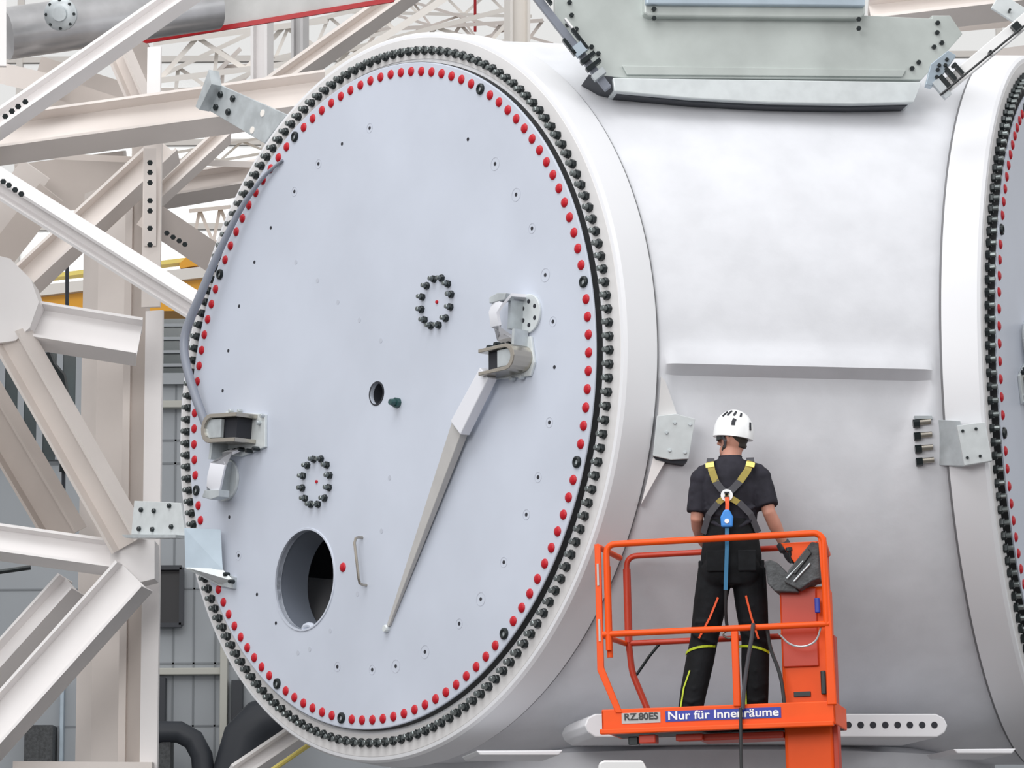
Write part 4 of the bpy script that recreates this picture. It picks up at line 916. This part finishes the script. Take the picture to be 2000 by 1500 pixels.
hand(body, RWr, (0.42,0.25,-0.55), (-0.5,0.6,0.1), 1)
remesh(body, 'body', M['skin'], person, 0.0075, 2)
gl = MB()
def handg(mb, *a): hand(mb, *a)
hand(gl, RWr+Vector((0.006,0.004,-0.008)), (0.42,0.25,-0.55), (-0.5,0.6,0.1), 1); gl.tube([RWr-Vector((0.015,0.0,-0.02)), RWr+Vector((0.01,0,-0.02))], [0.036,0.038], 14)
gv = remesh(gl, 'glove', M['glove'], person, 0.005, 1)
for v in gv.data.vertices: pass
md = gv.modifiers.new('d', 'DISPLACE'); md.strength = 0.006; md.mid_level = 0
# shirt
sh = MB()
ell(sh, [(0.0,0.0,1.02,0.158,0.118),(0.0,0,1.12,0.152,0.115),(0.0,0,1.24,0.168,0.122),(0,0,1.36,0.188,0.128),(0,0,1.42,0.178,0.118),(0,0,1.465,0.152,0.104),(0,0,1.497,0.115,0.09),(0.003,0.0,1.525,0.085,0.076),(0.005,0.005,1.548,0.068,0.068)])
for S_ in (LSh, RSh): sh.tube([Vector((0.0,0.0,1.49)), Vector((S_.x*0.45,0,1.478)), S_+Vector((0,0,0.006))], [0.06,0.054,0.064], 14)
for S, E_, rr_ in ((LSh,LEl,0.86),(RSh,REl,0.84)):
    e2 = S.lerp(E_, rr_)
    sh.tube([S+Vector((0,0,0.0)), S.lerp(e2,0.4), e2], [0.062,0.071,0.069], 18); ball(sh, S-Vector((0,0,0.012)), 0.072, 0.075, 0.068)
    for a_ in (0.5, 0.72): 
        c_ = S.lerp(e2, a_); sh.tube([c_+Vector((-0.05,-0.045,0.02)), c_+Vector((0.0,-0.062,0.0)), c_+Vector((0.05,-0.045,-0.02))], 0.012, 8)
sh.tube([(-0.12,-0.10,1.16),(-0.03,-0.115,1.12),(0.06,-0.112,1.13),(0.13,-0.10,1.17)], 0.012, 8)
sh.tube([(-0.15,-0.085,1.24),(-0.07,-0.112,1.20),(0.0,-0.118,1.19)], 0.012, 8); sh.tube([(0.15,-0.085,1.25),(0.08,-0.112,1.21)], 0.012, 8)
remesh(sh, 'shirt', M['shirt'], person, 0.008, 4)
cl = MB(); cl.tube([Vector((0.005+0.062*math.cos(a),0.008+0.060*math.sin(a),1.548+0.006*math.sin(a))) for a in [2*PI*k/20 for k in range(21)]], 0.012, 8)
remesh(cl, 'collar', M['shirt'], person, 0.005, 1)
# trousers with bib back, leg creases
tr = MB()
ell(tr, [(0.0,0.0,0.80,0.165,0.118),(0.0,-0.005,0.90,0.185,0.135),(0.0,-0.005,0.98,0.185,0.135),(0.0,0,1.06,0.172,0.128),(0.0,0,1.18,0.160,0.128)])
for H, Kn, An in ((HipL,KnL,AnL),(HipR,KnR,AnR)):
    tr.tube([H+Vector((0,0,0.0)), H.lerp(Kn,0.5), Kn, Kn.lerp(An,0.3), Kn.lerp(An,0.75), An+Vector((0,0,-0.02))], [0.108,0.100,0.084,0.086,0.080,0.074], 20)
    for u, dx in ((0.55,0.03),(0.75,-0.02),(1.0,0.02)):
        c_ = H.lerp(Kn,u); tr.tube([c_+Vector((-0.07,-0.06,0.02+dx)), c_+Vector((0,-0.093,0.0)), c_+Vector((0.07,-0.055,-0.02))], 0.012, 8)
    for u in (0.2,0.45,0.7,0.9):
        c_ = Kn.lerp(An,u); tr.tube([c_+Vector((-0.06,-0.05,0.015)), c_+Vector((0,-0.080,-0.01)), c_+Vector((0.06,-0.05,0.02))], 0.011, 8)
for sx in (-1, 1): ball(tr, (0.085*sx,-0.06,0.88), 0.092, 0.08, 0.10)
tro = remesh(tr, 'trousers', M['trouser'], person, 0.008, 4)
for sx in (-1, 1):                            # pockets
    b = MB(); b.box((0,0,0), 0.11, 0.02, 0.12); b.v = [PMx @ (v+Vector((0.095*sx,-0.145,0.93))) for v in b.v]; b.build('back_pocket', M['black'], tro, bevel=0.006)
    b = MB(); b.box((0,0,0), 0.03, 0.10, 0.17); b.v = [PMx @ (v+Vector((0.185*sx,0.0,0.86))) for v in b.v]; b.build('side_pouch', M['black'], tro, bevel=0.008)
def pstrip(name, m, pts, nrm_, wd, th, par):
    b = MB(); b.strip([Qv(p) for p in pts], [(PMx.to_3x3() @ Vector(n_)) for n_ in nrm_] if isinstance(nrm_, list) else PMx.to_3x3() @ Vector(nrm_), wd, th); return b.build(name, M[m], par, bevel=0)
def legpt(H, Kn, An, u, dx, r):
    c_ = H.lerp(Kn, u) if u <= 1 else Kn.lerp(An, u-1); return c_+Vector((dx,-r,0))
pstrip('leg_piping', 'orangepipe', [legpt(HipL,KnL,AnL,0.42,0.045,0.098),legpt(HipL,KnL,AnL,0.7,0.015,0.098),legpt(HipL,KnL,AnL,0.98,-0.03,0.092)], (0,-1,0), 0.012, 0.006, tro)
pstrip('leg_piping', 'orangepipe', [legpt(HipR,KnR,AnR,0.40,-0.03,0.100),legpt(HipR,KnR,AnR,0.7,-0.01,0.098),legpt(HipR,KnR,AnR,1.0,0.02,0.093)], (0,-1,0), 0.012, 0.006, tro)
def arc(K_, r, z0, z1, a0, a1, n_=9): return [K_+Vector((r*math.cos(a), r*math.sin(a)*0.98, z0+(z1-z0)*i/(n_-1)+0.012*math.sin(PI*i/(n_-1)))) for i, a in enumerate([a0+(a1-a0)*k/(n_-1) for k in range(n_)])]
for (K_, s0, s1) in ((KnL+Vector((-0.015,0,-0.055)),-0.02,0.02),(KnR+Vector((0,0,-0.055)),0.02,-0.02)):
    pa = arc(K_, 0.093, s0, s1, math.radians(185), math.radians(330)); pstrip('knee_piping', 'lime', pa, [(p-K_)*Vector((1,1,0)) for p in pa], 0.014, 0.005, tro)
for K_, A_, sx in ((KnL,AnL,-1),(KnR,AnR,-1)):
    pstrip('shin_piping', 'lime', [K_.lerp(A_,0.45)+Vector((0.045*sx,-0.076,0)), K_.lerp(A_,0.7)+Vector((0.06*sx,-0.066,0)), K_.lerp(A_,0.98)+Vector((0.055*sx,-0.062,0))], (0.4*sx,-1,0), 0.009, 0.005, tro)
for An, nm in ((AnL,'boot'),(AnR,'boot')):
    bt = MB(); bt.tube([An+Vector((0,0.0,0.08)), An+Vector((0,-0.005,0.0)), An+Vector((0,-0.005,-0.055))], [0.050,0.052,0.050], 14)
    bt.tube([An+Vector((0,-0.03,-0.055)), An+Vector((0,0.06,-0.055)), An+Vector((0,0.15,-0.060)), An+Vector((0,0.19,-0.066))], [0.042,0.046,0.040,0.028], 14)
    bt.box(An+Vector((0,0.07,-0.090)), 0.085, 0.26, 0.02); remesh(bt, 'boot', M['blackplastic'], person, 0.007, 2)
# hair and beard
hm_ = MB(); ball(hm_, hc-hd*0.022+Vector((0,0,0.018)), 0.077, 0.087, 0.088); hm_.tube([hc-hd*0.050+hs*0.040+Vector((0,0,-0.050)), hc-hd*0.066+Vector((0,0,-0.050)), hc-hd*0.050-hs*0.040+Vector((0,0,-0.050))], 0.018, 10)
remesh(hm_, 'hair', M['hair'], person, 0.006, 2)
bd = MB(); bd.tube([hc+hs*0.072+hd*0.02+Vector((0,0,-0.055)), jaw+hd*0.034+Vector((0,0,-0.018)), hc-hs*0.072+hd*0.02+Vector((0,0,-0.055))], [0.014,0.024,0.014], 10)
remesh(bd, 'beard', M['hair'], person, 0.005, 2)
# sunglasses
gm = MB(); gm.strip([hc+hs*0.080-hd*0.01+Vector((0,0,0.0)), hc+hs*0.078+hd*0.05+Vector((0,0,0.0)), hc+hs*0.052+hd*0.088+Vector((0,0,-0.004)), hc+hd*0.104+Vector((0,0,-0.002)), hc-hs*0.052+hd*0.088+Vector((0,0,-0.004)), hc-hs*0.078+hd*0.05, hc-hs*0.080-hd*0.01],
   [hs, hs, hd+hs, hd, hd-hs, -hs, -hs], 0.028, 0.004)
gm.v = [PMx @ v for v in gm.v]; gm.build('sunglasses', M['blackplastic'], person)
# helmet: shell, vents, rim, chin straps
hz = hc+Vector((0.0,0.0,0.032)); tiltm = Matrix.Rotation(math.radians(7), 3, 'Y')
shl = MB(); rings = []
ax_f = hd; ax_s = hs
for i in range(0, 13):
    ph = math.radians(4+ (106-4)*i/12); rr = math.sin(ph); flare = 0.006*smst(i, 10, 12)
    rings.append([hz+tiltm @ (ax_f*(0.128+flare)*rr*math.cos(2*PI*k/36)*(1.0 if math.cos(2*PI*k/36) > 0 else 1.0)+ax_s*(0.108+flare)*rr*math.sin(2*PI*k/36)+Vector((0,0,0.132*math.cos(ph)))) for k in range(36)])
shl.ring_loft(rings, cap=True); shl.v = [PMx @ v for v in shl.v]; helm = shl.build('helmet', M['helmet'], person, smooth=True)
def hpt(az, ph, r=1.0): 
    rr = math.sin(ph); return hz+tiltm @ (ax_f*0.128*rr*math.cos(az)*r+ax_s*0.108*rr*math.sin(az)*r+Vector((0,0,0.132*math.cos(ph)*r)))
def azof(v): return math.atan2(Vector(v).dot(ax_s)/0.108, Vector(v).dot(ax_f)/0.128)
azb = azof((0,-1,0))
for da, ph, w_, h_ in ((-0.75,0.80,0.012,0.035),(-0.42,0.72,0.012,0.040),(0.0,0.72,0.013,0.034),(0.42,0.78,0.012,0.026),(-0.05,1.22,0.022,0.034),(0.95,1.30,0.012,0.04)):
    b = MB(); a_ = azb+da; p0 = hpt(a_+0.07, ph-h_/0.22, 1.0); p1 = hpt(a_-0.07 if ph < 1 else a_, ph+h_/0.22, 1.0); pm = hpt(a_, ph, 1.0); nn_ = (pm-hz).normalized()
    b.strip([p0, pm, p1], nn_, w_, 0.006); b.v = [PMx @ v for v in b.v]; b.build('helmet_vent', M['hole'], helm)
for sg_ in (1, -1):
    b = MB(); e0 = hc+hs*0.088*sg_; b.strip([e0+hd*0.03+Vector((0,0,0.03)), e0+hd*0.012+Vector((0,0,-0.03)), jaw+hs*0.035*sg_+Vector((0,0,-0.045))], hs*sg_, 0.014, 0.004)
    b.strip([e0-hd*0.05+Vector((0,0,0.03)), e0+hd*0.006+Vector((0,0,-0.03)), jaw+hs*0.035*sg_+Vector((0,0,-0.045))], hs*sg_, 0.012, 0.004)
    b.v = [PMx @ v for v in b.v]; b.build('chin_strap', M['webbing'], helm)
b = MB(); b.strip([hpt(azb+k*0.25, 1.78, 0.93) for k in range(-4, 5)], [(hpt(azb+k*0.25, 1.7)-hz) for k in range(-4, 5)], 0.022, 0.006); b.v = [PMx @ v for v in b.v]; b.build('helmet_cradle', M['blackplastic'], helm)
# harness on the back
har = thing('safety_harness', 'ochre and black safety harness crossed on the worker back with a white ring plate', 'harness', tuple(Q(0,-0.14,1.30)))
cx = Vector((-0.02,-0.142,1.315))
def hs_(name, m, pts, wd=0.042, th=0.006, nr=(0,-1,0)):
    b = MB(); b.strip([Qv(p) for p in pts], PMx.to_3x3() @ Vector(nr), wd, th); return b.build(name, M[m], har)
hs_('shoulder_strap', 'webbing', [(-0.115,-0.02,1.535),(-0.118,-0.10,1.50)], 0.045, nr=(0,-1,1)); hs_('shoulder_strap', 'webbing', [(0.125,-0.02,1.535),(0.128,-0.10,1.50)], 0.045, nr=(0,-1,1))
hs_('upper_strap', 'ochre', [(-0.118,-0.102,1.505),(-0.108,-0.128,1.45),(-0.085,-0.140,1.385)]); hs_('upper_strap', 'ochre', [(0.128,-0.102,1.505),(0.108,-0.128,1.45),(0.06,-0.140,1.385)])
hs_('lower_strap', 'webbing', [(-0.088,-0.139,1.39),(-0.055,-0.142,1.345),(-0.02,-0.144,1.315)]); hs_('lower_strap', 'webbing', [(0.064,-0.139,1.39),(0.02,-0.142,1.345),(-0.02,-0.144,1.315)])
hs_('strap_buckle', 'yellow2', [(-0.121,-0.108,1.497),(-0.118,-0.118,1.470)], 0.052, 0.010); hs_('strap_buckle', 'yellow2', [(0.128,-0.108,1.497),(0.122,-0.118,1.470)], 0.052, 0.010)
hs_('hip_strap', 'ochre', [(-0.02,-0.146,1.30),(-0.06,-0.142,1.275),(-0.075,-0.138,1.262)], 0.036); hs_('hip_strap', 'ochre', [(-0.02,-0.146,1.30),(0.03,-0.142,1.275),(0.05,-0.138,1.262)], 0.036)
hs_('side_strap', 'webbing', [(-0.07,-0.138,1.265),(-0.13,-0.110,1.20),(-0.165,-0.06,1.10)], 0.04, nr=(-0.4,-1,0)); hs_('side_strap', 'webbing', [(0.05,-0.138,1.265),(0.12,-0.112,1.20),(0.165,-0.06,1.10)], 0.04, nr=(0.4,-1,0))
b = MB(); fm_ = frame(Qv(cx+Vector((0,-0.008,-0.01))), -vd); b.lathe([(0.012,0),(0.036,0),(0.036,0.010),(0.012,0.010)], fm_, 24); b.build('ring_plate', M['helmet'], har)
b = MB(); b.box((0,0,0), 0.030, 0.012, 0.008); b2 = [v.copy() for v in b.v]; b.v = [Qv(v+cx+Vector((0,-0.022,0.004))) for v in b2]; b.build('plate_slot', M['hole'], har)
b = MB(); b.box((0,0,0), 0.030, 0.012, 0.008); b2 = [v.copy() for v in b.v]; b.v = [Qv(v+cx+Vector((0,-0.022,-0.022))) for v in b2]; b.build('plate_slot', M['hole'], har)
# lanyard: orange sling, blue absorber, blue strap, hook
lan = thing('fall_arrest_lanyard', 'blue lanyard hanging from an orange sling down the middle of the worker back', 'lanyard', tuple(Q(-0.02,-0.16,1.2)))
def ls(name, m, pts, wd, th=0.006):
    b = MB(); b.strip([Qv(p) for p in pts], PMx.to_3x3() @ Vector((0,-1,0)), wd, th); return b.build(name, M[m], lan, bevel=0.002)
ls('sling', 'orangepipe', [(-0.02,-0.166,1.29),(-0.017,-0.172,1.25),(-0.02,-0.172,1.20)], 0.024, 0.012)
b = MB(); fr_ = frame(Q(-0.022,-0.172,1.165), -vd)
b.prism([(-0.034,-0.05),(0.034,-0.05),(0.038,0.01),(0.016,0.055),(-0.016,0.055),(-0.038,0.01)], fr_, 0, 0.03); ab = b.build('shock_absorber', M['blueplastic'], lan, bevel=0.010)
b = MB(); b.lathe([(0,0.036),(0.014,0.036),(0.014,0.029),(0,0.029)], fr_ @ Matrix.Translation((0,-0.015,0)), 16); b.build('absorber_mark', M['white'], ab)
ls('strap', 'blue', [(-0.022,-0.172,1.12),(-0.024,-0.178,1.0),(-0.03,-0.175,0.90),(-0.037,-0.165,0.76)], 0.024, 0.008)
b = MB(); b.tube(round_path([Qv(p) for p in ((-0.035,-0.165,0.76),(-0.04,-0.12,0.62),(-0.03,-0.08,0.54))], 0.05), 0.010, 8); b.build('lower_cord', M['blackplastic'], lan, smooth=True)
b = MB(); b.tube([Qv((-0.015+0.042*math.cos(a),-0.10,0.515+0.022*math.sin(a))) for a in [2*PI*k/16 for k in range(17)]], 0.007, 8); b.build('snap_hook', M['chrome'], lan, smooth=True)
